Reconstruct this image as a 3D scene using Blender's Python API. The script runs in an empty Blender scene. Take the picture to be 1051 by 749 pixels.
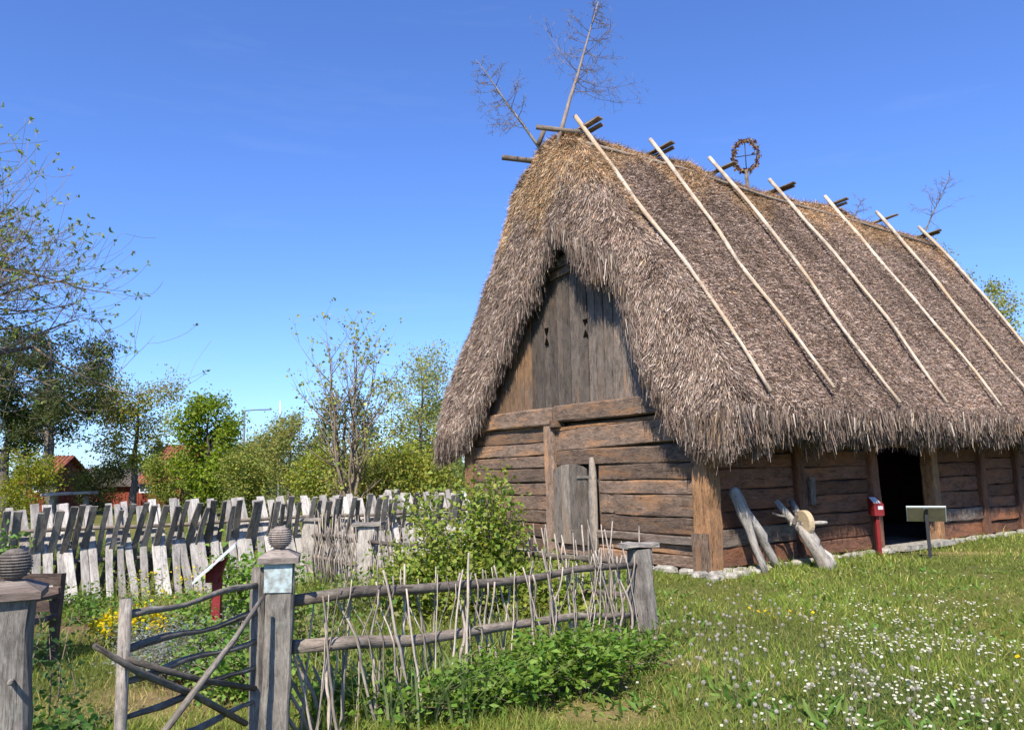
import bpy, math, random
import numpy as np
from mathutils import Vector, Matrix

# ------------------------------------------------------------------ camera, sky, sun, exposure
W_, H_, F_ = 1051, 749, 790.0
PITCH, ROLL = math.radians(8.0), math.radians(-1.2)
EYE = np.array([0.0, 0.0, 1.6])
_f = np.array([0, math.cos(PITCH), math.sin(PITCH)]); _r = np.array([1.0, 0, 0]); _u = np.cross(_r, _f)
_c, _s = math.cos(ROLL), math.sin(ROLL)
CR, CU = _c * _r + _s * _u, -_s * _r + _c * _u
scene = bpy.context.scene
C = scene.collection
cam = bpy.data.cameras.new('camera'); camo = bpy.data.objects.new('camera', cam); C.objects.link(camo)
m = Matrix.Identity(4)
for i in range(3):
    m[i][0], m[i][1], m[i][2], m[i][3] = CR[i], CU[i], -_f[i], EYE[i]
camo.matrix_world = m
cam.sensor_width = 36; cam.lens = 36 * F_ / W_; cam.clip_end = 5000; cam.clip_start = 0.05
scene.camera = camo

SUN = np.array([-0.22, -0.975, 0.0]); EL = math.radians(46)
SUN = SUN / np.linalg.norm(SUN) * math.cos(EL); SUN[2] = math.sin(EL)
world = bpy.data.worlds.new('World'); scene.world = world; world.use_nodes = True
wn = world.node_tree
sky = wn.nodes.new('ShaderNodeTexSky'); sky.sky_type = 'NISHITA'; sky.sun_disc = False
sky.sun_elevation = EL; sky.sun_rotation = math.atan2(SUN[0], SUN[1])
sky.altitude = 0; sky.air_density = 1.0; sky.dust_density = 0.35; sky.ozone_density = 3.0
tint = wn.nodes.new('ShaderNodeMix'); tint.data_type = 'RGBA'; tint.blend_type = 'MULTIPLY'; tint.inputs[0].default_value = 1
tint.inputs[7].default_value = (0.75, 1.0, 1.56, 1)      # the deep blue of this clear spring sky
wn.links.new(sky.outputs[0], tint.inputs[6])
wtc = wn.nodes.new('ShaderNodeTexCoord'); wmp = wn.nodes.new('ShaderNodeMapping'); wmp.inputs['Scale'].default_value = (1.2, 1.2, 9); wmp.inputs['Rotation'].default_value = (0.05, 0.03, 0)
wno = wn.nodes.new('ShaderNodeTexNoise'); wno.inputs['Scale'].default_value = 3.0; wno.inputs['Detail'].default_value = 9; wno.inputs['Roughness'].default_value = 0.62
wrp = wn.nodes.new('ShaderNodeValToRGB'); wrp.color_ramp.elements[0].position = 0.58; wrp.color_ramp.elements[1].position = 0.82; wrp.color_ramp.elements[1].color = (0.035, 0.035, 0.035, 1)
wcl = wn.nodes.new('ShaderNodeMix'); wcl.data_type = 'RGBA'; wcl.inputs[7].default_value = (7.5, 8.2, 9.0, 1)      # faint high cirrus
wn.links.new(wtc.outputs['Generated'], wmp.inputs[0]); wn.links.new(wmp.outputs[0], wno.inputs[0]); wn.links.new(wno.outputs[0], wrp.inputs[0]); wn.links.new(wrp.outputs[0], wcl.inputs[0])
wn.links.new(tint.outputs[2], wcl.inputs[6]); wn.links.new(wcl.outputs[2], wn.nodes['Background'].inputs[0]); wn.nodes['Background'].inputs[1].default_value = 0.09
sl = bpy.data.lights.new('sun', 'SUN'); sl.energy = 5.0; sl.angle = math.radians(0.5); sl.color = (1, 0.93, 0.82)
so = bpy.data.objects.new('sun', sl); C.objects.link(so)
so.rotation_euler = Vector(SUN).to_track_quat('Z', 'Y').to_euler(); so.location = (-5, -10, 30)
scene.view_settings.view_transform = 'Standard'; scene.view_settings.look = 'None'
scene.view_settings.gamma = 1; scene.view_settings.exposure = 0.78

# ------------------------------------------------------------------ helpers
R = random.Random(7); G = np.random.default_rng(11)
def ray(x, y): return _f + (x - W_ / 2) / F_ * CR - (y - H_ / 2) / F_ * CU
def gp(x, y, h=0.0):
    d = ray(x, y); return EYE + d * ((h - EYE[2]) / d[2])
def at(x, y, Y):
    d = ray(x, y); return EYE + d * (Y / d[1])
def gz(x, y):   # gentle unevenness of the ground
    return 0.025 * np.sin(x * 0.9 + 0.3) * np.sin(y * 0.7 + 1.1) + 0.012 * np.sin(x * 2.3 + y * 1.9)
def vn(x, y, s, seed=0):   # cheap smooth noise -1..1
    r = np.random.default_rng(seed); o = 0
    for k in range(6):
        a = r.uniform(0, 6.28); f = s * r.uniform(0.5, 2.0); o = o + np.sin((x * math.cos(a) + y * math.sin(a)) * f + r.uniform(0, 6.28))
    return o / 3.0
def unit(v): return v / np.maximum(np.linalg.norm(v, axis=-1, keepdims=True), 1e-9)

def link(name, me, mat=None, parent=None, label=None, cat=None, group=None, kind=None):
    o = bpy.data.objects.new(name, me); C.objects.link(o)
    if me is not None and mat is not None and len(me.materials) == 0: me.materials.append(mat)
    if parent is not None: o.parent = parent
    tag(o, label, cat, group, kind)
    return o
def tag(o, label=None, cat=None, group=None, kind=None):
    for k, v in (('label', label), ('category', cat), ('group', group), ('kind', kind)):
        if v: o[k] = v
def empty(name, loc, label, cat, rz=0, group=None):
    o = link(name, None, None, None, label, cat, group); o.location = loc; o.rotation_euler = (0, 0, rz); o.empty_display_size = 0.2
    return o

def tri_mesh(name, V, T, col=None, smooth=False, nverts=3):
    V = np.asarray(V, np.float32).reshape(-1, 3); T = np.asarray(T, np.int32).reshape(-1, nverts)
    me = bpy.data.meshes.new(name); me.vertices.add(len(V)); me.vertices.foreach_set('co', V.ravel())
    me.loops.add(T.size); me.loops.foreach_set('vertex_index', T.ravel())
    me.polygons.add(len(T)); me.polygons.foreach_set('loop_start', np.arange(0, T.size, nverts, dtype=np.int32))
    if smooth: me.polygons.foreach_set('use_smooth', np.ones(len(T), bool))
    if col is not None:
        a = me.attributes.new('col', 'FLOAT_COLOR', 'POINT'); c4 = np.ones((len(V), 4), np.float32); c4[:, :3] = col; a.data.foreach_set('color', c4.ravel())
    me.update(calc_edges=True); me.validate()
    return me

class MB:
    """collects shapes with a wood-grain coordinate (along, across, across)"""
    def __init__(s): s.v = []; s.f = []; s.w = []; s.sm = []; s.mi = []; s.cur = 0
    def add(s, vs, fs, ws, smooth=False):
        b = len(s.v); s.v += [tuple(map(float, p)) for p in vs]; s.w += [tuple(map(float, p)) for p in ws]
        for f in fs: s.f.append([i + b for i in f]); s.sm.append(smooth); s.mi.append(s.cur)
    def tube(s, pts, rad, n=7, jit=0.0, squash=1.0, smooth=True, rng=R):
        pts = [Vector(p) for p in pts]; k = len(pts)
        if not hasattr(rad, '__len__'): rad = [rad] * k
        off = rng.uniform(0, 50); vs = []; ws = []; fs = []; L = 0
        t0 = (pts[1] - pts[0]).normalized(); ref = Vector((0, 0, 1)) if abs(t0.z) < 0.9 else Vector((1, 0, 0))
        for i, p in enumerate(pts):
            t = (pts[min(i + 1, k - 1)] - pts[max(i - 1, 0)]).normalized()
            if i: L += (p - pts[i - 1]).length
            a = t.cross(ref); a.normalize(); b = a.cross(t)
            for j in range(n):
                th = 2 * math.pi * j / n; r = rad[i] * (1 + rng.uniform(-jit, jit))
                q = a * (math.cos(th) * r) + b * (math.sin(th) * r * squash)
                vs.append(p + q); ws.append((L + off, math.cos(th) * rad[i] + off, math.sin(th) * rad[i]))
        for i in range(k - 1):
            for j in range(n):
                fs.append((i * n + j, i * n + (j + 1) % n, (i + 1) * n + (j + 1) % n, (i + 1) * n + j))
        fs.append(tuple(range(n - 1, -1, -1))); fs.append(tuple(range((k - 1) * n, k * n)))
        s.add(vs, fs, ws, smooth); return s
    def beam(s, p0, p1, w, h, up=(0, 0, 1), seg=6, jit=0.0, ch=0.12, taper=1.0, prof=None, rng=R):
        """squared timber p0->p1; w across, h along up; chamfered, uneven"""
        p0, p1 = Vector(p0), Vector(p1); t = (p1 - p0); L = t.length; t.normalize(); up = Vector(up)
        a = t.cross(up); a.normalize(); b = a.cross(t)
        off = rng.uniform(0, 50); c = ch * min(w, h); hw, hh = w / 2, h / 2
        sec = [(-hw + c, -hh), (hw - c, -hh), (hw, -hh + c), (hw, hh - c), (hw - c, hh), (-hw + c, hh), (-hw, hh - c), (-hw, -hh + c)]
        vs = []; ws = []; fs = []; ph = [rng.uniform(0, 6.28) for _ in range(4)]
        for i in range(seg + 1):
            u = i / seg; sc = 1 + (taper - 1) * u
            if prof: sc *= prof(u)
            wob = jit * 1.2
            e0 = math.sin(u * 5 + ph[0]) * wob; e1 = math.sin(u * 7 + ph[1]) * wob
            jz = 1.0 if 0 < i < seg else 0.0
            for (x, y) in sec:
                dx, dy = rng.uniform(-jit, jit), rng.uniform(-jit, jit)
                q = p0 + t * (L * u + rng.uniform(-jit, jit) * (0.6 if jz == 0 else 1)) + a * (x * sc + dx + e0 * jz) + b * (y * sc + dy + (e1 if y > 0 else e1 * 0.6) * jz)
                vs.append(q); ws.append((L * u + off, x + off, y))
        for i in range(seg):
            for j in range(8):
                fs.append((i * 8 + j, i * 8 + (j + 1) % 8, (i + 1) * 8 + (j + 1) % 8, (i + 1) * 8 + j))
        fs.append(tuple(range(7, -1, -1))); fs.append(tuple(range(seg * 8, seg * 8 + 8)))
        s.add(vs, fs, ws, False); return s
    def prism(s, outline, thick, axis_n, org, ax, ay):
        """outline (u,v) list extruded by thick along axis_n; ax, ay map u,v"""
        org, ax, ay, an = Vector(org), Vector(ax), Vector(ay), Vector(axis_n)
        n = len(outline); off = R.uniform(0, 50); vs = []; ws = []
        for k in (0, 1):
            for (x, y) in outline:
                vs.append(org + ax * x + ay * y + an * (thick * k)); ws.append((y + off, x + off, k * thick))
        fs = [tuple(range(n - 1, -1, -1)), tuple(range(n, 2 * n))] + [(i, (i + 1) % n, n + (i + 1) % n, n + i) for i in range(n)]
        s.add(vs, fs, ws, False); return s
    def mesh(s, name, mats=None):
        me = bpy.data.meshes.new(name); me.from_pydata(s.v, [], s.f)
        a = me.attributes.new('wood', 'FLOAT_VECTOR', 'POINT'); a.data.foreach_set('vector', np.array(s.w, np.float32).ravel())
        me.polygons.foreach_set('use_smooth', np.array(s.sm, bool))
        if mats:
            for q in mats: me.materials.append(q)
            me.polygons.foreach_set('material_index', np.array(s.mi, np.int32))
        import bmesh
        bm = bmesh.new(); bm.from_mesh(me); bmesh.ops.recalc_face_normals(bm, faces=bm.faces[:]); bm.to_mesh(me); bm.free()
        me.update(); return me
    def obj(s, name, mat, parent=None, **k): return link(name, s.mesh(name), mat, parent, **k)

# ------------------------------------------------------------------ materials
def nt(name):
    ma = bpy.data.materials.new(name); ma.use_nodes = True; t = ma.node_tree
    return ma, t, t.nodes['Principled BSDF'], t.nodes.new, t.links.new
def ramp(new, stops):
    r = new('ShaderNodeValToRGB'); e = r.color_ramp.elements
    while len(e) < len(stops): e.new(0.5)
    for k, (p, c) in enumerate(stops): e[k].position = p; e[k].color = (*c, 1)
    return r
def wood_mat(name, dark, mid, light, tint=None, tint_amt=0.0, tint_z=None, crack=0.5, rough=0.85, bump=0.5, lichen=0.0, var=0.35):
    ma, t, P, new, lk = nt(name)
    at_ = new('ShaderNodeAttribute'); at_.attribute_name = 'wood'
    oi = new('ShaderNodeObjectInfo')
    cmb = new('ShaderNodeVectorMath'); cmb.operation = 'MULTIPLY_ADD'
    cmb.inputs[1].default_value = (31, 17, 23); lk(oi.outputs['Random'], cmb.inputs[0]); lk(at_.outputs['Vector'], cmb.inputs[2])
    def noise(sc, scale, detail, rough_=0.6, dist=0.0):
        mp = new('ShaderNodeMapping'); mp.inputs['Scale'].default_value = sc; lk(cmb.outputs[0], mp.inputs[0])
        n = new('ShaderNodeTexNoise'); n.inputs['Scale'].default_value = scale; n.inputs['Detail'].default_value = detail
        n.inputs['Roughness'].default_value = rough_; n.inputs['Distortion'].default_value = dist; lk(mp.outputs[0], n.inputs[0]); return n
    grain = noise((5.0, 32, 32), 2.2, 10, 0.75, 1.2)
    blot = noise((2.4, 6, 6), 1.5, 8, 0.7)
    cr = noise((2.2, 34, 34), 1.4, 5, 0.65, 1.6)
    rg = ramp(new, [(0.28, dark), (0.5, mid), (0.72, light)]); lk(grain.outputs[0], rg.inputs[0])
    rb = ramp(new, [(0.32, (0.30, 0.30, 0.30)), (0.5, (0.95, 0.95, 0.95)), (0.7, (1.35, 1.33, 1.3))]); lk(blot.outputs[0], rb.inputs[0])
    mx = new('ShaderNodeMix'); mx.data_type = 'RGBA'; mx.blend_type = 'MULTIPLY'; mx.inputs[0].default_value = 0.8
    lk(rg.outputs[0], mx.inputs[6]); lk(rb.outputs[0], mx.inputs[7]); out = mx.outputs[2]
    if tint is not None:
        tn = noise((0.9, 4, 4), 1.1, 4, 0.6)
        rt = ramp(new, [(0.52 - 0.25 * tint_amt, (0, 0, 0)), (0.74 - 0.2 * tint_amt, (1, 1, 1))]); lk(tn.outputs[0], rt.inputs[0])
        m2 = new('ShaderNodeMix'); m2.data_type = 'RGBA'; lk(rt.outputs[0], m2.inputs[0]); lk(out, m2.inputs[6])
        m2b = new('ShaderNodeMix'); m2b.data_type = 'RGBA'; m2b.blend_type = 'MULTIPLY'; m2b.inputs[0].default_value = 1
        rtg = ramp(new, [(0.3, tuple(c * 0.5 for c in tint)), (0.6, tint)]); lk(grain.outputs[0], rtg.inputs[0])
        lk(rtg.outputs[0], m2.inputs[7]); out = m2.outputs[2]
    rc = ramp(new, [(0.34, (1, 1, 1)), (0.40, (0, 0, 0))]); lk(cr.outputs[0], rc.inputs[0])
    m3 = new('ShaderNodeMix'); m3.data_type = 'RGBA'; ml = new('ShaderNodeMath'); ml.operation = 'MULTIPLY'; ml.inputs[1].default_value = crack
    lk(rc.outputs[0], ml.inputs[0]); lk(ml.outputs[0], m3.inputs[0]); lk(out, m3.inputs[6]); m3.inputs[7].default_value = (*[c * 0.25 for c in dark], 1); out = m3.outputs[2]
    if lichen > 0:
        ln = noise((1, 1, 1), 9, 4, 0.7); rl = ramp(new, [(0.56, (0, 0, 0)), (0.66, (lichen,) * 3)]); lk(ln.outputs[0], rl.inputs[0])
        m4 = new('ShaderNodeMix'); m4.data_type = 'RGBA'; lk(rl.outputs[0], m4.inputs[0]); lk(out, m4.inputs[6]); m4.inputs[7].default_value = (0.42, 0.43, 0.36, 1); out = m4.outputs[2]
    hv = new('ShaderNodeHueSaturation'); mr = new('ShaderNodeMapRange'); mr.inputs[3].default_value = 1 - var; mr.inputs[4].default_value = 1 + var
    lk(oi.outputs['Random'], mr.inputs[0]); lk(mr.outputs[0], hv.inputs['Value']); lk(out, hv.inputs['Color']); lk(hv.outputs[0], P.inputs['Base Color'])
    P.inputs['Roughness'].default_value = rough; P.inputs['Specular IOR Level'].default_value = 0.25
    bs = new('ShaderNodeMath'); bs.operation = 'SUBTRACT'; lk(grain.outputs[0], bs.inputs[0]); lk(rc.outputs[0], bs.inputs[1])
    bp = new('ShaderNodeBump'); bp.inputs['Strength'].default_value = bump; bp.inputs['Distance'].default_value = 0.012; lk(bs.outputs[0], bp.inputs['Height']); lk(bp.outputs[0], P.inputs['Normal'])
    return ma
def leaf_mat(name, trans=0.35, rough=0.55):
    ma, t, P, new, lk = nt(name)
    a = new('ShaderNodeAttribute'); a.attribute_name = 'col'; lk(a.outputs['Color'], P.inputs['Base Color'])
    P.inputs['Roughness'].default_value = rough; P.inputs['Specular IOR Level'].default_value = 0.25
    if trans > 0:
        tr = new('ShaderNodeBsdfTranslucent'); hs = new('ShaderNodeHueSaturation'); hs.inputs['Value'].default_value = 1.5; hs.inputs['Saturation'].default_value = 1.1
        lk(a.outputs['Color'], hs.inputs['Color']); lk(hs.outputs[0], tr.inputs['Color'])
        ms = new('ShaderNodeMixShader'); ms.inputs[0].default_value = trans; lk(P.outputs[0], ms.inputs[1]); lk(tr.outputs[0], ms.inputs[2])
        lk(ms.outputs[0], t.nodes['Material Output'].inputs[0])
    return ma
def plain_mat(name, c, rough=0.7, var=0.25, scale=12, bump=0.2, spec=0.3, c2=None, metal=0.0):
    ma, t, P, new, lk = nt(name)
    tc = new('ShaderNodeTexCoord'); n = new('ShaderNodeTexNoise'); n.inputs['Scale'].default_value = scale; n.inputs['Detail'].default_value = 6; n.inputs['Roughness'].default_value = 0.65
    lk(tc.outputs['Object'], n.inputs[0]); c2 = c2 or tuple(x * (1 - var) for x in c)
    r = ramp(new, [(0.35, c2), (0.65, tuple(min(1, x * (1 + var * 0.5)) for x in c))]); lk(n.outputs[0], r.inputs[0]); lk(r.outputs[0], P.inputs['Base Color'])
    P.inputs['Roughness'].default_value = rough; P.inputs['Specular IOR Level'].default_value = spec; P.inputs['Metallic'].default_value = metal
    if bump:
        b = new('ShaderNodeBump'); b.inputs['Strength'].default_value = bump; b.inputs['Distance'].default_value = 0.01; lk(n.outputs[0], b.inputs['Height']); lk(b.outputs[0], P.inputs['Normal'])
    return ma

M = {}
M['gable_log'] = wood_mat('gable_log', (0.035, 0.023, 0.017), (0.15, 0.10, 0.07), (0.35, 0.27, 0.205), (0.38, 0.20, 0.095), 0.08, crack=1.0, bump=0.9, var=0.48)
M['side_log'] = wood_mat('side_log', (0.045, 0.021, 0.013), (0.14, 0.066, 0.04), (0.25, 0.135, 0.08), (0.25, 0.10, 0.045), 0.15, crack=0.8, bump=0.9)
M['gable_plank'] = wood_mat('gable_plank', (0.05, 0.039, 0.031), (0.135, 0.109, 0.088), (0.245, 0.20, 0.162), (0.24, 0.145, 0.085), -0.15, crack=0.7, bump=0.8, var=0.42)
M['greybrown'] = wood_mat('greybrown', (0.07, 0.055, 0.045), (0.20, 0.16, 0.13), (0.36, 0.30, 0.25), (0.16, 0.09, 0.06), 0.1, crack=0.8, bump=0.9)
M['orange_plank'] = wood_mat('orange_plank', (0.07, 0.042, 0.026), (0.195, 0.115, 0.062), (0.34, 0.20, 0.105), (0.14, 0.115, 0.095), 0.3, crack=0.6, bump=0.7, var=0.2)
M['post_wood'] = wood_mat('post_wood', (0.06, 0.03, 0.015), (0.24, 0.125, 0.058), (0.43, 0.26, 0.135), (0.17, 0.11, 0.08), 0.1, crack=0.9, bump=1.0)
M['grey_wood'] = wood_mat('grey_wood', (0.10, 0.087, 0.074), (0.28, 0.25, 0.215), (0.46, 0.42, 0.365), (0.16, 0.13, 0.11), 0.05, crack=0.8, lichen=0.25)
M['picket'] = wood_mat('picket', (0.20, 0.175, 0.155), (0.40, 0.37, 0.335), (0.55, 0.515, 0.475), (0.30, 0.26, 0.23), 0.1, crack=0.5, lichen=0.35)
M['shaded_picket'] = wood_mat('shaded_picket', (0.08, 0.07, 0.06), (0.18, 0.16, 0.14), (0.29, 0.265, 0.235), crack=0.6, lichen=0.25, var=0.5)  # underside shade of the overhanging row put into the colour, plus mossier wood
M['stick'] = wood_mat('stick', (0.13, 0.10, 0.078), (0.29, 0.245, 0.20), (0.47, 0.415, 0.355), crack=0.3, bump=0.3, var=0.45)
M['rail'] = wood_mat('rail', (0.06, 0.046, 0.036), (0.16, 0.13, 0.105), (0.28, 0.235, 0.19), crack=0.6, lichen=0.2)
M['gate_wood'] = wood_mat('gate_wood', (0.045, 0.037, 0.03), (0.14, 0.12, 0.10), (0.27, 0.24, 0.20), crack=0.7, lichen=0.2)
M['gate_grey'] = wood_mat('gate_grey', (0.06, 0.05, 0.042), (0.18, 0.157, 0.133), (0.32, 0.285, 0.245), crack=0.8, lichen=0.2)
M['door_wood'] = wood_mat('door_wood', (0.075, 0.062, 0.05), (0.185, 0.155, 0.125), (0.31, 0.265, 0.22), (0.2, 0.13, 0.08), -0.1, crack=0.8)
M['peeled'] = wood_mat('peeled', (0.30, 0.225, 0.16), (0.48, 0.395, 0.305), (0.63, 0.56, 0.47), (0.46, 0.32, 0.19), 0.2, crack=0.4, bump=0.3, var=0.12)
M['ridge_wood'] = wood_mat('ridge_wood', (0.07, 0.052, 0.04), (0.19, 0.15, 0.115), (0.33, 0.27, 0.215), crack=0.7)
M['bleached'] = wood_mat('bleached', (0.20, 0.18, 0.155), (0.40, 0.365, 0.32), (0.56, 0.525, 0.475), (0.26, 0.21, 0.16), 0.1, crack=0.9, bump=1.0)
M['bark'] = wood_mat('bark', (0.06, 0.05, 0.042), (0.13, 0.11, 0.092), (0.22, 0.19, 0.16), crack=0.8, bump=1.0)
M['twig'] = wood_mat('twig', (0.12, 0.09, 0.06), (0.20, 0.155, 0.105), (0.30, 0.24, 0.165), crack=0.2, bump=0.2)
M['deadtwig'] = wood_mat('deadtwig', (0.13, 0.10, 0.08), (0.24, 0.19, 0.155), (0.37, 0.31, 0.26), crack=0.2, bump=0.2)
M['brown_bench'] = wood_mat('brown_bench', (0.04, 0.028, 0.022), (0.11, 0.075, 0.058), (0.19, 0.14, 0.11), crack=0.6)
M['capwood'] = wood_mat('capwood', (0.10, 0.08, 0.066), (0.24, 0.20, 0.17), (0.38, 0.33, 0.29), (0.2, 0.14, 0.11), 0.05, crack=0.7)
M['straw'] = leaf_mat('straw', 0.12, 0.75)
M['thatch_base'] = plain_mat('thatch_base', (0.085, 0.062, 0.045), 1.0, 0.5, 20, 0.8, 0.05)
M['leaf'] = leaf_mat('leaf', 0.42)
M['grass'] = leaf_mat('grass', 0.35, 0.6)
M['limestone'] = plain_mat('limestone', (0.33, 0.305, 0.26), 0.95, 0.6, 9, 1.0, 0.1)
M['ironblack'] = plain_mat('ironblack', (0.022, 0.022, 0.025), 0.5, 0.3, 20, 0.1, 0.4)
M['redpaint'] = plain_mat('redpaint', (0.19, 0.016, 0.016), 0.55, 0.3, 14, 0.15, 0.4)
M['paper'] = plain_mat('paper', (0.50, 0.51, 0.51), 0.6, 0.12, 20, 0.02)
M['panel_edge'] = plain_mat('panel_edge', (0.62, 0.70, 0.70), 0.4, 0.08, 20, 0.0)
M['panel_back'] = plain_mat('panel_back', (0.16, 0.145, 0.088), 0.6, 0.2, 9, 0.05)
M['bluepaint'] = plain_mat('bluepaint', (0.36, 0.45, 0.45), 0.85, 0.35, 26, 0.5, 0.15, c2=(0.22, 0.22, 0.20))
M['shade_black'] = plain_mat('shade_black', (0.006, 0.005, 0.004), 1, 0.1, 5, 0, 0.0)  # unlit vent interior painted as plain black
M['sandstone'] = plain_mat('sandstone', (0.42, 0.33, 0.21), 0.9, 0.2, 25, 0.4, 0.1)
M['falu'] = plain_mat('falu', (0.20, 0.05, 0.03), 0.85, 0.35, 3, 0.3, 0.1)
M['tile'] = plain_mat('tile', (0.27, 0.09, 0.055), 0.8, 0.45, 4, 0.3, 0.2)
M['whitepaint'] = plain_mat('whitepaint', (0.78, 0.78, 0.76), 0.6, 0.1, 8, 0.05)
M['steel'] = plain_mat('steel', (0.13, 0.15, 0.18), 0.5, 0.1, 8, 0.0, 0.4)
M['glass'] = plain_mat('glass', (0.05, 0.06, 0.07), 0.1, 0.1, 2, 0.0, 0.5)
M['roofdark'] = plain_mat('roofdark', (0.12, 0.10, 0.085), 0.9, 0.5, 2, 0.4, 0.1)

# ------------------------------------------------------------------ barn frame
BO = np.array([2.94, 12.09, 0.0]); BA = math.radians(35)
BL = np.array([math.cos(BA), math.sin(BA), 0]); BG = np.array([-math.sin(BA), math.cos(BA), 0])
def bw(x, y, z=0.0): return BO + BL * x + BG * y + np.array([0, 0, z])
def in_barn(X, Y, pad=0.0):
    dx, dy = X - BO[0], Y - BO[1]; s = dx * BL[0] + dy * BL[1]; g = dx * BG[0] + dy * BG[1]
    return (s > -pad) & (s < 12.6 + pad) & (g > -pad) & (g < 7 + pad)

# ------------------------------------------------------------------ ground
SOIL = [(-3.3, 8.3, 1.0, 0.6), (-2.0, 6.2, 0.7, 0.45), (-4.2, 8.9, 1.3, 0.6), (-0.6, 6.6, 1.3, 0.8)]   # bare earth between the garden plants
DRY = [(0.55, 5.55, 0.55, 0.25), (1.15, 6.75, 0.3, 0.3), (8.3, 14.4, 0.9, 0.25), (10.2, 14.6, 0.6, 0.3), (-2.6, 5.9, 0.9, 0.6)]
def patch(x, y, L):
    v = np.zeros_like(x)
    for (a, b, rx, ry) in L: v = np.maximum(v, np.exp(-(((x - a) / rx) ** 2 + ((y - b) / ry) ** 2)))
    return v
def axis(lo, hi, far, step):
    a = list(np.arange(lo, hi, step)); d = step; x = a[-1]
    while x < far: d *= 1.35; x += d; a.append(x)
    d = step; x = a[0]; pre = []
    while x > -far: d *= 1.35; x -= d; pre.append(x)
    return np.array(pre[::-1] + a)
gxs, gys = axis(-14, 20, 1500, 0.25), axis(-3, 26, 1500, 0.25)
GX, GY = np.meshgrid(gxs, gys); fall = np.exp(-(np.maximum(0, np.hypot(GX, GY - 10) - 18) / 15) ** 2)
GZ = gz(GX, GY) * fall
nx, ny = len(gxs), len(gys); idx = np.arange(nx * ny).reshape(ny, nx)
Q = np.stack([idx[:-1, :-1], idx[:-1, 1:], idx[1:, 1:], idx[1:, :-1]], -1).reshape(-1, 4)
def ground_col(x, y):
    n1 = vn(x, y, 1.3, 3) * 0.5 + 0.5; n2 = vn(x, y, 5.0, 4) * 0.5 + 0.5
    g = np.stack([0.085 + 0.05 * n1, 0.105 + 0.035 * n1, 0.028 + 0.01 * n2], -1)
    dry = np.clip(patch(x, y, DRY) + 0.35 * np.clip(n1 * n2 * 2 - 0.7, 0, 1), 0, 1)[..., None]
    g = g * (1 - dry) + np.array([0.27, 0.21, 0.10]) * dry
    so_ = np.clip(patch(x, y, SOIL) * 1.4, 0, 1)[..., None]
    return g * (1 - so_) + np.array([0.17, 0.115, 0.075]) * so_
gc = ground_col(GX.ravel(), GY.ravel())
me = tri_mesh('ground', np.stack([GX, GY, GZ], -1), Q, gc, True, 4)
def ground_mat():
    ma, t, P, new, lk = nt('ground')
    a = new('ShaderNodeAttribute'); a.attribute_name = 'col'; tc = new('ShaderNodeTexCoord')
    n = new('ShaderNodeTexNoise'); n.inputs['Scale'].default_value = 14; n.inputs['Detail'].default_value = 10; n.inputs['Roughness'].default_value = 0.75; lk(tc.outputs['Object'], n.inputs[0])
    r = ramp(new, [(0.3, (0.45, 0.45, 0.45)), (0.7, (1.35, 1.3, 1.2))]); lk(n.outputs[0], r.inputs[0])
    mx = new('ShaderNodeMix'); mx.data_type = 'RGBA'; mx.blend_type = 'MULTIPLY'; mx.inputs[0].default_value = 1; lk(a.outputs['Color'], mx.inputs[6]); lk(r.outputs[0], mx.inputs[7])
    lk(mx.outputs[2], P.inputs['Base Color']); P.inputs['Roughness'].default_value = 1; P.inputs['Specular IOR Level'].default_value = 0.05
    b = new('ShaderNodeBump'); b.inputs['Strength'].default_value = 0.8; b.inputs['Distance'].default_value = 0.03; lk(n.outputs[0], b.inputs['Height']); lk(b.outputs[0], P.inputs['Normal'])
    return ma
link('ground', me, ground_mat(), kind='structure')

def blades(P, D, L, Wd, bend, col, rng=G):
    """P base, D unit dir, L length, Wd width, bend tip offset vectors, col -> 5-vert blades"""
    n = len(P); a = rng.uniform(0, 6.283, n); wv = np.stack([np.cos(a), np.sin(a), np.zeros(n)], -1) * (Wd / 2)[:, None]
    mid = P + D * (L * 0.55)[:, None] + bend * 0.3; tip = P + D * L[:, None] + bend
    V = np.stack([P - wv, P + wv, mid - wv * 0.75, mid + wv * 0.75, tip], 1)
    b = np.arange(n)[:, None] * 5
    T = np.concatenate([b + [0, 1, 3], b + [0, 3, 2], b + [2, 3, 4]], 1).reshape(-1, 3)
    return V.reshape(-1, 3), T, np.repeat(col, 5, 0)

# ------------------------------------------------------------------ barn
barn = empty('thatched_barn', BO, 'old log barn with steep shaggy thatched roof and pale roof poles', 'barn', BA)
def blog(name, p0, p1, w, h, mat, up=(0, 0, 1), seg=8, jit=0.007, ch=0.10, **k):
    return MB().beam(p0, p1, w, h, up, seg, jit, ch).obj(name, M[mat], barn, **k)
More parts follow.
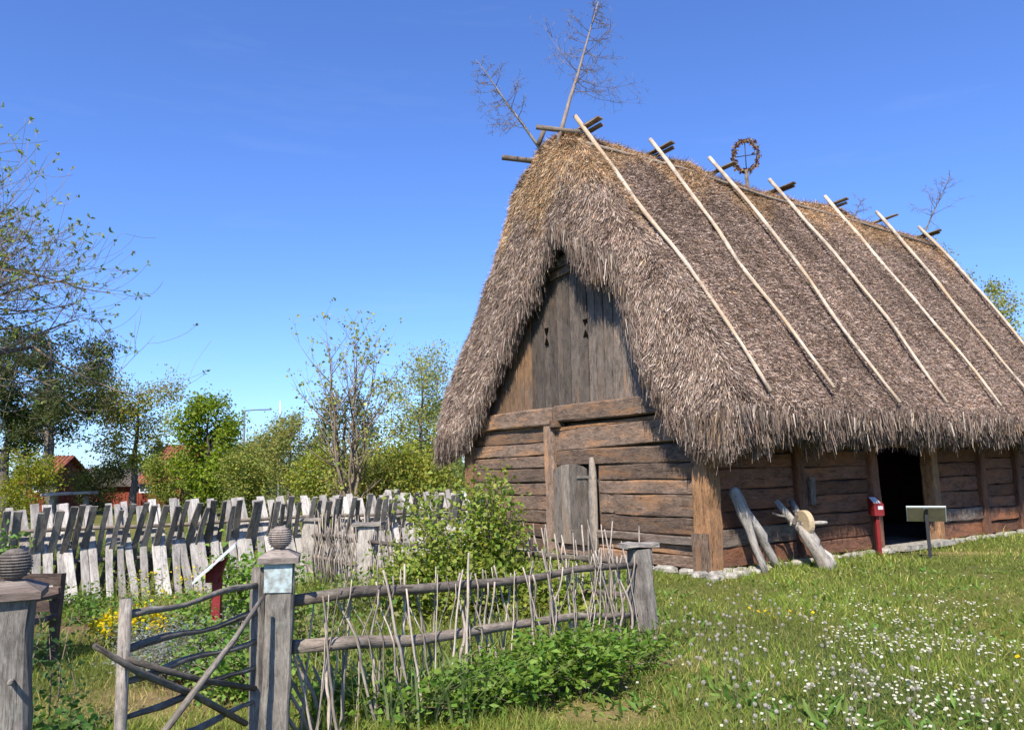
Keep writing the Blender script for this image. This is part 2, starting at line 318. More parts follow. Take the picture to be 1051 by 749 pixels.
# gable wall logs, right of the middle post, from the bottom
zz = [0.06, 0.25, 0.42, 0.56, 0.84, 1.2, 1.44, 1.72, 2.02, 2.46]
for i in range(len(zz) - 1):
    a, b = zz[i], zz[i + 1]; proud = -0.07 if i == 2 else R.uniform(-0.012, 0.012)
    if i == 4:
        blog('log', (0.09 + proud, 2.05, (a + b) / 2), (0.09, 0.20, (a + b) / 2), 0.18, b - a - 0.012, 'gable_log')
        blog('log', (0.10, 2.46, (a + b) / 2 + 0.01), (0.10, 2.07, (a + b) / 2 + 0.01), 0.18, b - a - 0.02, 'gable_log')
    elif i == 8:
        blog('log', (0.09, 3.68, 2.20), (0.09, 0.20, 2.28), 0.18, 0.40, 'gable_log', label='gable log with a split pale orange top edge')
    else:
        y0 = 3.68 if i in (7,) or i < 3 else 2.46
        blog('log', (0.09 + proud, y0, (a + b) / 2), (0.09 + proud, 0.20, (a + b) / 2), 0.18, b - a - 0.012, 'greybrown' if i == 2 else 'gable_log')
blog('log_edge', (0.05, 3.68, 2.425), (0.05, 0.30, 2.50), 0.12, 0.055, 'post_wood')
blog('log_edge', (0.06, 6.6, 2.49), (0.06, 4.0, 2.49), 0.12, 0.06, 'post_wood')
# left of the middle post
zl = [0.06, 0.33, 0.6, 0.86, 1.15, 1.4, 1.68, 1.93, 2.2, 2.5]
for i in range(len(zl) - 1):
    blog('log', (0.09 + R.uniform(-0.012, 0.012), 6.9, (zl[i] + zl[i + 1]) / 2), (0.09, 4.0, (zl[i] + zl[i + 1]) / 2 + R.uniform(-0.01, 0.01)), 0.18, zl[i + 1] - zl[i] - 0.014, 'gable_log')
blog('middle_post', (0.05, 3.85, 0.05), (0.05, 3.85, 2.52), 0.24, 0.30, 'gable_log', up=(0, 1, 0))
blog('corner_post', (0.1, 0.06, 0.02), (0.1, 0.04, 2.6), 0.32, 0.34, 'post_wood', up=(0, 1, 0), jit=0.014, label='split orange-brown corner post of the barn')
blog('post_patch', (-0.086, 0.06, 0.03), (-0.086, 0.055, 0.62), 0.33, 0.03, 'gable_log', up=(1, 0, 0), seg=3, jit=0.004)
blog('corner_post', (0.1, 6.85, 0.02), (0.1, 6.85, 2.6), 0.34, 0.34, 'post_wood', up=(0, 1, 0), jit=0.014)
blog('tie_beam', (0.03, 7.0, 2.70), (0.03, 3.66, 2.69), 0.26, 0.34, 'gable_log')
blog('tie_beam', (0.04, 3.64, 2.72), (0.04, 0.1, 2.70), 0.26, 0.32, 'gable_log')
blog('wedge', (-0.02, 3.72, 2.52), (-0.02, 3.5, 2.53), 0.2, 0.14, 'gable_log', seg=3)
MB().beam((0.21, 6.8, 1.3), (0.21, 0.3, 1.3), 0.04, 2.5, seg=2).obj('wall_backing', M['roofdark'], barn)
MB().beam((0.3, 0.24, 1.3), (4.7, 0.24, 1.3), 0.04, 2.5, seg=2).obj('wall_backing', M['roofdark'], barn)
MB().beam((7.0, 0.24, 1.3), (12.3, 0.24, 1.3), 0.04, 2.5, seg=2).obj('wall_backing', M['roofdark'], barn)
blog('wall_plate', (0.3, 0.14, 2.62), (12.3, 0.14, 2.62), 0.2, 0.36, 'side_log')
# gable boards
def rake_z(y):
    pts = [(0.0, 2.6), (0.6, 3.6), (1.3, 4.9), (3.35, 6.7), (5.2, 4.9), (6.2, 3.4), (6.9, 2.6)]
    return np.interp(y, [p[0] for p in pts], [p[1] for p in pts])
y = 6.6; k = 0
while y > 0.35:
    w = R.uniform(0.19, 0.27); yc = y - w / 2; top = min(rake_z(yc) + 0.2, 6.3)
    edge = yc > 4.5 or yc < 1.0
    d = R.uniform(-0.02, 0.02)
    if top > 2.95:
        blog('plank', (0.05 + d, yc, 2.875), (0.05 + d, yc, top), w - 0.022, 0.035, 'orange_plank' if edge and R.random() < 0.92 else 'gable_plank', up=(1, 0, 0), jit=0.003, seg=6)
    y -= w; k += 1
blog('vent_board', (0.0, 3.72, 5.48), (0.0, 3.02, 5.55), 0.06, 0.15, 'orange_plank', seg=3, jit=0.004)
blog('vent_board', (0.0, 3.70, 5.70), (0.0, 3.02, 5.75), 0.06, 0.20, 'gable_plank', seg=3, jit=0.004)
for yc, z0 in ((3.92, 4.15), (2.71, 4.12)):  # black prisms proud of the boards paint the dark inside of open vents
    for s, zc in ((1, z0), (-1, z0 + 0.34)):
        MB().prism([(-0.065, 0), (0.065, 0), (0, 0.14 * s)], 0.02, (-1, 0, 0), (0.032, yc, zc), (0, 1, 0), (0, 0, 1)).obj('vent_shade', M['shade_black'], barn)
# small arched gable door
dm = 3.2; arch = lambda yy: 1.58 + 0.17 * math.sqrt(max(0, 1 - ((yy - dm) / 0.52) ** 2))
door = blog('gable_door', (-0.03, dm, 0.32), (-0.03, dm, 1.5), 0.9, 0.03, 'door_wood', up=(1, 0, 0), jit=0.003, label='small arched grey plank door in the gable')
for i in range(4):
    a, b = dm + 0.5 - i * 0.25, dm + 0.5 - (i + 1) * 0.25 + 0.008
    MB().prism([(b, 0.28), (a, 0.27), (a, arch(a - 0.01)), ((a + b) / 2, arch((a + b) / 2)), (b, arch(b + 0.01))], 0.03, (-1, 0, 0), (-0.05 - 0.004 * (i % 2), 0, 0), (0, 1, 0), (0, 0, 1)).obj('plank', M['door_wood'], door)
MB().beam((-0.095, 2.95, 1.50), (-0.095, 2.55, 1.50), 0.03, 0.045, seg=3, jit=0.003).obj('latch', M['gate_wood'], door)
MB().tube([(-0.05, 2.58, 0.02), (-0.06, 2.57, 0.6), (-0.04, 2.60, 1.2), (-0.05, 2.57, 1.6), (-0.05, 2.58, 1.86)], [0.10, 0.10, 0.105, 0.085, 0.045], 8, 0.08, 0.7).obj('door_jamb', M['door_wood'], barn)
# long wall: posts and log panels
posts = [2.42, 4.72, 6.98, 9.05, 10.8, 12.3]
for i, x in enumerate(posts):
    blog('wall_post', (x, 0.06, 0.02), (x, 0.06, 2.5), 0.24, 0.26, 'side_log' if i != 2 else 'post_wood', up=(0, 1, 0), jit=0.01)
xs = [0.29] + posts
for i in range(6):
    if i == 2: continue
    x0, x1 = xs[i] + (0 if i == 0 else 0.125), xs[i + 1] - 0.125; z = 0.05
    while z < 2.4:
        h = R.uniform(0.22, 0.36); grey = abs(z - 0.42) < 0.14
        blog('log', (x0, 0.12 - (0.06 if grey and i > 2 else 0) + R.uniform(-0.015, 0.015), z + h / 2), (x1, 0.12 - (0.06 if grey and i > 2 else 0), z + h / 2 + R.uniform(-0.01, 0.01)), 0.17, h - 0.014, 'greybrown' if grey and i in (0, 3) and R.random() < 0.8 else 'side_log')
        z += h
blog('door_lintel', (4.85, 0.1, 2.1), (6.85, 0.1, 2.1), 0.2, 0.3, 'side_log')
blog('side_brace', (2.76, 0.0, 0.95), (2.77, 0.0, 1.42), 0.14, 0.06, 'greybrown', up=(0, 1, 0), seg=4)
MB().prism([(-0.95, 0), (0.95, 0), (1.0, 0.35), (-1.0, 0.38)], 0.09, (0, 0, 1), (5.85, -0.42, 0.02), (1, 0, 0), (0, 1, 0)).obj('doorstep', M['limestone'], barn)
for i in range(6):   # the half-open plank door inside the dark doorway
    MB().beam((4.86 + i * 0.115, 0.24 + i * 0.11, 0.06), (4.86 + i * 0.115, 0.24 + i * 0.11, 1.93), 0.15, 0.035, up=(-0.7, 0.7, 0), seg=3, jit=0.004).obj('door_board', M['side_log'], barn)
# hidden far walls and floor close the room
MB().beam((0.3, 6.88, 1.25), (12.3, 6.88, 1.25), 0.18, 2.5, seg=2).obj('far_wall', M['side_log'], barn)
MB().beam((12.42, 0.3, 1.25), (12.42, 6.7, 1.25), 0.18, 2.5, seg=2).obj('back_wall', M['side_log'], barn)
MB().beam((0.35, 3.45, 0.02), (12.3, 3.45, 0.02), 6.5, 0.05, seg=2).obj('barn_floor', M['roofdark'], barn)
# foundation stones
def stone(mb, c, sx, sy, sz, rng=R):
    n = 9; vs = []; rings = [(-1, 0.72), (-0.35, 1.0), (0.45, 0.97), (1, 0.68)]; ph = [rng.uniform(0.78, 1.12) for _ in range(n)]
    a0 = rng.uniform(0, 6.28)
    for (zf, rf) in rings:
        for j in range(n):
            th = a0 + 6.283 * j / n; r = rf * ph[j] * rng.uniform(0.94, 1.06)
            vs.append((c[0] + math.cos(th) * sx * r, c[1] + math.sin(th) * sy * r, c[2] + zf * sz * rng.uniform(0.85, 1.1)))
    fs = [(i * n + j, i * n + (j + 1) % n, (i + 1) * n + (j + 1) % n, (i + 1) * n + j) for i in range(3) for j in range(n)] + [tuple(range(n - 1, -1, -1)), tuple(range(3 * n, 4 * n))]
    mb.add(vs, fs, [(v[0], v[1], v[2]) for v in vs]); return mb
x = -0.5
while x < 12.2:
    l = R.uniform(0.10, 0.24)
    if not (4.85 < x + l < 6.9): stone(MB(), (x + l, -0.12 + R.uniform(-0.08, 0.05), 0.03), l, R.uniform(0.10, 0.17), R.uniform(0.035, 0.06)).obj('foundation_stone', M['limestone'], barn)
    if x < 0.9 and R.random() < 0.9: stone(MB(), (x + l, -0.33 + R.uniform(-0.06, 0.06), 0.015), l * 0.8, 0.14, 0.05).obj('foundation_stone', M['limestone'], barn)
    x += 2 * l * 0.92
y = 0.2
while y < 6.9:
    l = R.uniform(0.14, 0.3); stone(MB(), (-0.1, y + l, 0.02), R.uniform(0.1, 0.17), l, R.uniform(0.04, 0.07)).obj('foundation_stone', M['limestone'], barn); y += 2 * l * 0.95

# ---- thatch shell
Rt = [(0.15, 2.55), (-0.4, 2.24), (-0.8, 2.14), (-1.02, 2.28), (-1.02, 2.58), (0.15, 4.3), (1.55, 6.3), (2.55, 7.72), (3.05, 8.32), (3.4, 8.48)]
Lt = [(3.75, 8.3), (4.25, 7.72), (5.1, 6.5), (6.3, 5.0), (7.72, 3.4), (8.05, 2.72), (7.95, 2.32), (7.5, 2.15), (6.65, 2.5)]
Lh = [(4.15, 8.36), (5.15, 7.80), (5.55, 6.72), (6.65, 5.15), (8.05, 3.6), (8.42, 2.8), (8.25, 2.3), (7.6, 2.12), (6.65, 2.5)]            # near end: hood bulging on the left
Kr = [(0.10, 2.4), (-0.1, 2.28), (-0.05, 2.25), (0.1, 2.3), (0.36, 2.48), (0.80, 3.25), (1.10, 4.05), (1.42, 4.92), (2.2, 5.45), (3.1, 6.35)]
Kl = [(3.5, 5.7), (3.9, 5.3), (4.45, 4.7), (5.0, 4.12), (5.75, 3.2), (6.35, 2.55), (6.75, 2.3), (6.9, 2.25), (7.0, 2.4)]
def resample(pts, n):
    p = np.array(pts, float); seg = np.linspace(0, len(p) - 1, n); i = np.minimum(seg.astype(int), len(p) - 2); f = (seg - i)[:, None]
    q = p[i] * (1 - f) + p[i + 1] * f
    for _ in range(2): q[1:-1] = 0.25 * q[:-2] + 0.5 * q[1:-1] + 0.25 * q[2:]
    return q
NP = 127
Of, Oh, K = resample(Rt + Lt, NP), resample(Rt + Lh, NP), resample(Kr + Kl, NP)
xsec = np.concatenate([np.arange(15.2, 0.7, -0.22), [0.6, 0.45]])
sec = []
for x in xsec:
    h = math.exp(-max(0, x - 0.3) / 1.6); p = Of * (1 - h) + Oh * h
    sag = 0.05 * math.sin(x * 0.8) + 0.03 * math.sin(x * 2.1)
    a = np.zeros((NP, 3)); a[:, 0] = x; a[:, 1:] = p; a[:, 2] += sag * np.clip((p[:, 1] - 2.2) / 3, 0, 1); sec.append(a)
a0 = sec[-1].copy()
for ph in np.linspace(0.12, 1.0, 12):
    t = ph * math.pi / 2; a = np.zeros((NP, 3)); f = (1 - math.cos(t)) ** 1.5
    a[:, 0] = 0.45 - 0.74 * math.sin(t); a[:, 1:] = a0[:, 1:] * (1 - f) + K * f; sec.append(a)
n_out = len(sec)
a = sec[-1].copy(); a[:, 0] = -0.2; a[:, 2] += 0.06; sec.append(a)
a = sec[-1].copy(); a[:, 0] = 0.03; a[:, 2] += 0.25; sec.append(a)
S = np.array(sec)                                   # (nx, NP, 3)
XE = lambda z: 14.35 - 1.75 * np.clip((8.48 - z) / 5.8, 0, 1.05)      # the far verge rakes back from ridge to eave
def rake(a): a[..., 0] = np.where(a[..., 0] > 0.5, 0.5 + (a[..., 0] - 0.5) * (XE(a[..., 2]) - 0.5) / 14.7, a[..., 0]); return a
S = rake(S)
lump = 0.04 * vn(S[..., 0] * 1.0 + S[..., 2] * 0.3, S[..., 1] + S[..., 2], 2.2, 5) + 0.03 * vn(S[..., 0] + S[..., 1], S[..., 1] * 1.4 - S[..., 2], 6, 6)
du = np.gradient(S, axis=0); dv = np.gradient(S, axis=1); N = unit(np.cross(du, dv))
ctr = np.array([7, 3.4, 3.5]); flip = np.sign(((S - ctr) * N).sum(-1, keepdims=True)); N = N * np.where(flip.mean() > 0, 1, -1)
S[1:n_out] += N[1:n_out] * lump[1:n_out, :, None]
ii = np.arange(S.shape[0] * NP).reshape(-1, NP)
Q = np.stack([ii[:-1, :-1], ii[1:, :-1], ii[1:, 1:], ii[:-1, 1:]], -1).reshape(-1, 4)
link('thatch_core', tri_mesh('thatch_core', S, Q, None, True, 4), M['thatch_base'], barn)
cap = np.concatenate([S[0], [[11.5, 3.4, 2.6]]]); link('far_verge', tri_mesh('far_verge', cap, [(i, i + 1, NP) for i in range(NP - 1)]), M['thatch_base'], barn)
# ---- straws
def straw_cols(n, gold, rng=G, red=0.0):
    base = np.array([[0.22, 0.162, 0.125], [0.33, 0.255, 0.205], [0.125, 0.085, 0.064], [0.245, 0.165, 0.135], [0.055, 0.036, 0.027], [0.46, 0.385, 0.325]])
    gcol = np.array([[0.36, 0.225, 0.115], [0.42, 0.285, 0.155], [0.27, 0.155, 0.08], [0.18, 0.105, 0.06], [0.46, 0.36, 0.235]])
    c = base[rng.choice(6, n, p=[.22, .20, .20, .16, .12, .10])]; g = gcol[rng.choice(5, n)]
    m_ = rng.random(n) < gold; c = np.where(m_[:, None], g, c)
    return c * rng.uniform(0.7, 1.6, (n, 1)) * np.array([1 + 0.10 * red, 1 - 0.07 * red, 1 - 0.08 * red])
def scatter(lo, hi, vlo, vhi, n, rng=G):
    A, B_, C_, D_ = S[lo:hi - 1, vlo:vhi - 1], S[lo + 1:hi, vlo:vhi - 1], S[lo + 1:hi, vlo + 1:vhi], S[lo:hi - 1, vlo + 1:vhi]
    ar = np.linalg.norm(np.cross(C_ - A, B_ - D_), axis=-1).ravel(); ar /= ar.sum()
    k = rng.choice(len(ar), n, p=ar); u, v = rng.random((2, n, 1))
    f = lambda q: q.reshape(-1, 3)[k]
    P = f(A) * (1 - u) * (1 - v) + f(B_) * u * (1 - v) + f(C_) * u * v + f(D_) * (1 - u) * v
    NN = N[lo:hi - 1, vlo:vhi - 1].reshape(-1, 3)[k]
    return P, NN
def straws(P, D, L, Wd, col, rng=G):
    n = len(P); rv = unit(rng.normal(size=(n, 3))); wv = unit(np.cross(D, rv)) * (Wd / 2)[:, None]
    tip = P + D * L[:, None]; V = np.stack([P - wv, P + wv, tip + wv * 0.45, tip - wv * 0.45], 1)
    b = np.arange(n)[:, None] * 4; T = np.concatenate([b + [0, 1, 2], b + [0, 2, 3]], 1).reshape(-1, 3)
    return V.reshape(-1, 3), T, np.repeat(col, 4, 0)
parts = []
def lay(P, NN, Lr, Wr, out, spread, goldf, rng=G, cl=0.2, red=0.0, br=1.0):
    n = len(P); g = np.array([0, 0, -1.0]); t = g - (NN * g).sum(-1, keepdims=True) * NN
    side = np.zeros_like(t); side[:, 1] = np.where(P[:, 1] > 3.4, 1, -1)
    t = np.where(np.linalg.norm(t, axis=-1, keepdims=True) < 0.25, t + side * 0.5, t)
    clump = np.stack([vn(P[:, 0] * 3 + P[:, 2], P[:, 1] * 3, 3, k_) for k_ in (21, 22, 23)], -1) * cl
    D = unit(unit(t) + rng.normal(size=(n, 3)) * spread + clump + NN * rng.uniform(out[0], out[1], (n, 1)))
    L = rng.uniform(*Lr, n); Wd = rng.uniform(*Wr, n)
    shade = 1 + 0.16 * vn(P[:, 0] * 2.2 + P[:, 1], P[:, 2] * 2.2 - P[:, 1], 0.8, 31) + 0.12 * vn(P[:, 0], P[:, 2] * 0.35, 5, 32) + 0.12 * vn(P[:, 0] * 3, P[:, 2] * 3 + P[:, 1] * 2, 4, 33)
    parts.append(straws(P - D * (L * 0.35)[:, None], D, L, Wd, br * straw_cols(n, goldf(P), rng, red) * shade[:, None], rng))
ridgegold = lambda P: np.clip((P[:, 2] - 7.1 + 0.4 * vn(P[:, 0], P[:, 1], 3, 8)) / 0.9, 0.04, 0.9)
mid = NP // 2
P, NN = scatter(0, len(xsec) + 1, 8, mid + 3, 330000); lay(P, NN, (0.045, 0.13), (0.008, 0.018), (0.05, 0.6), 0.42, ridgegold, cl=0.10, red=0.15)
P, NN = scatter(len(xsec) - 2, n_out, 4, NP - 4, 125000); lay(P, NN, (0.08, 0.27), (0.007, 0.015), (0.02, 0.5), 0.24, lambda P: np.clip((P[:, 2] - 6.5 + 0.5 * vn(P[:, 0], P[:, 1], 3, 9)) / 0.8, 0.03, 0.85), red=-0.1, br=1.15)
P, NN = scatter(0, len(xsec) + 1, mid + 2, NP - 8, 40000); lay(P, NN, (0.16, 0.32), (0.015, 0.03), (0.05, 0.45), 0.22, ridgegold)
P, NN = scatter(0, n_out, 8, NP - 8, 16000); lay(P, NN, (0.12, 0.32), (0.006, 0.012), (0.5, 1.4), 0.5, ridgegold)      # loose stray straws
P, NN = scatter(0, len(xsec) + 6, mid - 5, mid + 6, 9000); lay(P, NN, (0.10, 0.28), (0.007, 0.014), (0.3, 1.2), 0.6, lambda P: np.full(len(P), 0.8))
# hanging fringes
def fringe(pts, n, Lr, jit, rng=G, gold=0.03):
    pts = np.array(pts); sl_ = np.r_[0, np.cumsum(np.linalg.norm(np.diff(pts, axis=0), axis=1))]; d = rng.uniform(0, sl_[-1], n)
    P = np.stack([np.interp(d, sl_, pts[:, k_]) for k_ in range(3)], -1) + rng.normal(size=(n, 3)) * jit
    tuft = vn(d * 1.0, d * 0, 7, 41) * 0.45 + vn(d, d * 0, 21, 42) * 0.45
    L = rng.uniform(*Lr, n) * (1 + 0.8 * tuft) + 0.03
    D = unit(np.array([0, 0, -1.0]) + rng.normal(size=(n, 3)) * 0.13 + np.stack([vn(d, d * 0, 7, 43), vn(d, d * 0, 7, 44), d * 0], -1) * 0.12)
    parts.append(straws(P - D * (L * 0.3)[:, None], D, L, rng.uniform(0.009, 0.02, n), straw_cols(n, np.full(n, gold), rng, -0.1) * rng.uniform(0.45, 1.0, (n, 1)), rng))
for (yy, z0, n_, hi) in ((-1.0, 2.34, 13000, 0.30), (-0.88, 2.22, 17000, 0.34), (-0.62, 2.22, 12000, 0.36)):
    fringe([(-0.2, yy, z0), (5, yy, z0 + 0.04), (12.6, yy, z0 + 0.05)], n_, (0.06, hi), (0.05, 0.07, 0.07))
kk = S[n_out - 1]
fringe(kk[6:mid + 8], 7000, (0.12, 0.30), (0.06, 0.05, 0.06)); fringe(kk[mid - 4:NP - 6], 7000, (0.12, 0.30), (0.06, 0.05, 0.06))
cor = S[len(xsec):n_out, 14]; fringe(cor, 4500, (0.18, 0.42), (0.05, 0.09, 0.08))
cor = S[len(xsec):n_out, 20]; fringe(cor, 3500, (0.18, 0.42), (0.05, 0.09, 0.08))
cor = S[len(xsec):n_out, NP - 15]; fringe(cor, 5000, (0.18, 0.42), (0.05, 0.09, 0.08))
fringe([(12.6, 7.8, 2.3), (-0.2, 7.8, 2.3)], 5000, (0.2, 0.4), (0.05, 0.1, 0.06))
# tongue of thatch over the gable peak and the cleft
fringe([(-0.3, 1.55, 5.15), (-0.32, 2.0, 5.42), (-0.3, 2.55, 5.75)], 3500, (0.2, 0.45), (0.06, 0.08, 0.08))
Vs, Ts, Cs = [], [], []; b = 0
for (v, t, c) in parts: Vs.append(v); Ts.append(t + b); Cs.append(c); b += len(v)
link('thatch', tri_mesh('thatch', np.concatenate(Vs), np.concatenate(Ts), np.concatenate(Cs)), M['straw'], barn, kind='stuff', label='shaggy grey-brown sedge thatch, golden along the ridge')

# ---- roof poles and ridge timbers
rods = [((0.40, 2.68), (0.50, 8.87)), ((2.12, 2.8), (2.58, 8.80)), ((3.97, 2.64), (4.65, 8.9)), ((5.80, 2.72), (6.89, 8.84)), ((7.9, 2.70), (9.19, 8.8)), ((9.85, 2.70), (11.68, 8.8)), ((12.0, 2.7), (14.11, 8.8))]
def roof_y(z): return np.interp(z, [2.2, 2.58, 4.3, 6.3, 7.72, 9.3], [-1.05, -1.04, 0.12, 1.52, 2.56, 3.74])
for i, ((xb, zb), (xt, zt)) in enumerate(rods):
    pts = []; rr = []
    for j in range(17):
        t = j / 16; z = zb + (zt - zb) * t; x = xb + (xt - xb) * t + (0.05 * math.sin(t * 8 + i * 2) + 0.03 * math.sin(t * 19 + i * 3)) * math.sin(t * 3.14)
        g = 0.085 + 0.035 * math.sin(t * 6 + i * 1.7)
        pts.append((x, roof_y(z) - g * 0.82, z + g * 0.57)); rr.append(0.028 + 0.022 * t + 0.004 * math.sin(j * 2.3 + i))
    MB().tube(pts, rr, 8, 0.07).obj('roof_pole', M['peeled'], barn)
    MB().beam((xt - 0.06, 3.75, 8.50), (xt + 0.12, 2.72, 8.62 + R.uniform(-0.04, 0.04)), 0.16, 0.035, seg=3, jit=0.006).obj('ridge_board', M['ridge_wood'], barn)
    if i % 3 != 2: MB().beam((xt + 0.09, 3.7, 8.48), (xt + 0.24, 2.82, 8.58), 0.10, 0.05, seg=3, jit=0.006).obj('ridge_board', M['ridge_wood'], barn)
MB().tube([(0.3, 2.78, 8.05), (3, 2.8, 8.13), (6, 2.78, 8.04), (10, 2.8, 8.10), (14.0, 2.78, 8.05)], 0.035, 6).obj('ridge_pole', M['ridge_wood'], barn)
for a, b, r_ in (((-0.62, 4.45, 8.16), (0.25, 3.95, 8.05), 0.06), ((-0.42, 3.5, 8.50), (0.35, 3.05, 8.40), 0.055), ((-0.15, 3.8, 8.30), (-0.05, 3.72, 8.62), 0.05)):
    MB().tube([a, [(p + q) / 2 for p, q in zip(a, b)], b], r_, 7, 0.08).obj('ridge_log', M['ridge_wood'], barn)

# ------------------------------------------------------------------ things fixed on the ridge
def spruce_top(name, base, tip, label, nb, blen, seed, r0, lo=0.35, tw=5, group=None, mat='bleached'):
    rg = random.Random(seed); base, tip = Vector(base), Vector(tip); ax = tip - base; L = ax.length
    t = empty(name, base, label, 'dead tree', group=group)
    pts = [ax * (k / 6) + Vector((rg.uniform(-1, 1), rg.uniform(-1, 1), 0)) * 0.012 * (1 if 0 < k < 6 else 0) for k in range(7)]
    MB().tube(pts, [r0 * (1 - 0.85 * k / 6) for k in range(7)], 6).obj('stem', M[mat], t)
    mb = MB(); d = ax.normalized()
    for i in range(nb):
        u = lo + (0.98 - lo) * (i + rg.random() * 0.6) / nb; p = ax * u; a = rg.uniform(0, 6.28)
        o = d.orthogonal().normalized(); o = Matrix.Rotation(a, 3, d) @ o
        l = blen * (1.05 - u) / (1 - lo) * rg.uniform(0.5, 1.1) + 0.12; bd = (o + d * rg.uniform(0.1, 0.6)).normalized()
        q = [p, p + bd * l * 0.5, p + bd * l + d * l * 0.12]; mb.tube(q, [0.009, 0.006, 0.0025], 3)
        for k in range(tw):
            f = rg.uniform(0.25, 1); s_ = q[0].lerp(q[2], f); td = (bd + Vector((rg.gauss(0, 1), rg.gauss(0, 1), rg.gauss(0, 1))) * 0.65).normalized()
            e = s_ + td * l * rg.uniform(0.2, 0.45); mb.tube([s_, e], [0.004, 0.0015], 3)
            for _ in range(2):
                f2 = rg.uniform(0.3, 1); s2 = s_.lerp(e, f2); e2 = s2 + (td + Vector((rg.gauss(0, 1), rg.gauss(0, 1), rg.gauss(0, 1))) * 0.7).normalized() * l * 0.16
                mb.tube([s2, e2], [0.0035, 0.0015], 3)
    mb.obj('branches', M['deadtwig'], t); return t
sb = bw(-0.05, 3.78, 8.15); st = at(489, 62, sb[1] - 0.3); spruce_top('dead_sapling', sb, st, 'pale leaning dead sapling with tangled twigs at the left end of the ridge', 26, 0.75, 3, 0.036, 0.25, 9)
sb = bw(-0.1, 3.3, 8.0); st = at(614, 2, sb[1] + 0.3); spruce_top('dead_sapling', sb, st, 'tallest dead spruce top at the near end of the ridge, reaching the top edge', 30, 1.15, 4, 0.055, 0.38, 11, mat='deadtwig')
sb = bw(14.2, 3.4, 8.3); st = at(976, 178, sb[1]); spruce_top('dead_sapling', sb, st, 'thin dead spruce top at the far end of the ridge', 22, 0.85, 5, 0.032, 0.3, 6, mat='deadtwig')
sb = bw(11.3, 4.2, 7.9); st = at(884, 204, sb[1]); spruce_top('dead_sapling', sb, st, 'small dead twigs sticking up behind the ridge beside the far poles', 18, 0.9, 6, 0.03, 0.35, 6, mat='deadtwig')
# wreath
wp = bw(6.05, 3.4, 8.35); wr = empty('ridge_wreath', wp, 'brown dried leaf wreath with crossed wires standing on the ridge', 'wreath')
vd = Vector((EYE - wp)); vd.z = 0; vd.normalize(); sx = Vector((0, 0, 1)).cross(vd); wc = Vector((0, 0, 0.98)); wR = (0.30, 0.40)
mb = MB(); mb.tube([wc + sx * math.cos(k * 0.349) * wR[0] + Vector((0, 0, 1)) * math.sin(k * 0.349) * wR[1] for k in range(19)], 0.022, 6); mb.obj('ring', M['ridge_wood'], wr)
n = 420; th = G.uniform(0, 6.283, n); sxn = np.array(sx); vdn = np.array(vd)
Pw = np.array(wc) + np.cos(th)[:, None] * sxn * wR[0] + np.sin(th)[:, None] * np.array([0, 0, 1]) * wR[1] + G.normal(size=(n, 3)) * 0.028
Dw = unit(G.normal(size=(n, 3))); cw = np.array([[0.16, 0.06, 0.035], [0.24, 0.12, 0.06], [0.10, 0.05, 0.035], [0.3, 0.2, 0.1]])[G.choice(4, n)]
v, t_, c = straws(Pw, Dw, G.uniform(0.05, 0.10, n), G.uniform(0.03, 0.06, n), cw); link('leaves', tri_mesh('leaves', v, t_, c), M['leaf'], wr)
mb = MB(); mb.tube([wc + sx * -wR[0], wc + sx * wR[0]], 0.012, 4); mb.tube([wc - Vector((0, 0, wR[1])), wc + Vector((0, 0, wR[1]))], 0.012, 4); mb.obj('wires', M['ironblack'], wr)
MB().beam((0, 0, -0.1), (0, 0, 0.60), 0.14, 0.09, up=tuple(sx), seg=3, jit=0.006).obj('post', M['ridge_wood'], wr)

# ------------------------------------------------------------------ things leaning on the long wall
def local(o, p): return Vector(p) - Vector(o)
A1 = bw(0.80, -0.42, 0); t = empty('forked_trunk', A1, 'bleached forked tree trunk leaning upside down beside the barn corner post', 'log')
lp = lambda p: local(A1, p)
top, cro, A2 = lp(bw(0.52, -0.12, 1.30)), lp(bw(0.62, -0.22, 0.92)), lp(bw(1.32, -0.30, 0))
mb = MB(); mb.tube([top, top.lerp(cro, 0.15), top.lerp(cro, 0.6), cro, cro * 0.72, cro * 0.42 + Vector((-0.012, 0, 0)), cro * 0.18, Vector((0, 0, -0.04))], [0.06, 0.088, 0.10, 0.098, 0.066, 0.062, 0.056, 0.052], 11, 0.15)
mb.obj('trunk', M['bleached'], t)
c2 = cro.lerp(top, 0.25)
MB().tube([c2, c2.lerp(A2, 0.25) + Vector((0.015, 0, 0.02)), c2.lerp(A2, 0.5) + Vector((0.03, 0, 0.03)), c2.lerp(A2, 0.58) + Vector((0.01, 0, 0)), c2.lerp(A2, 0.8), A2 + Vector((0, 0, -0.04))], [0.085, 0.082, 0.088, 0.07, 0.064, 0.058], 11, 0.15).obj('limb', M['bleached'], t)

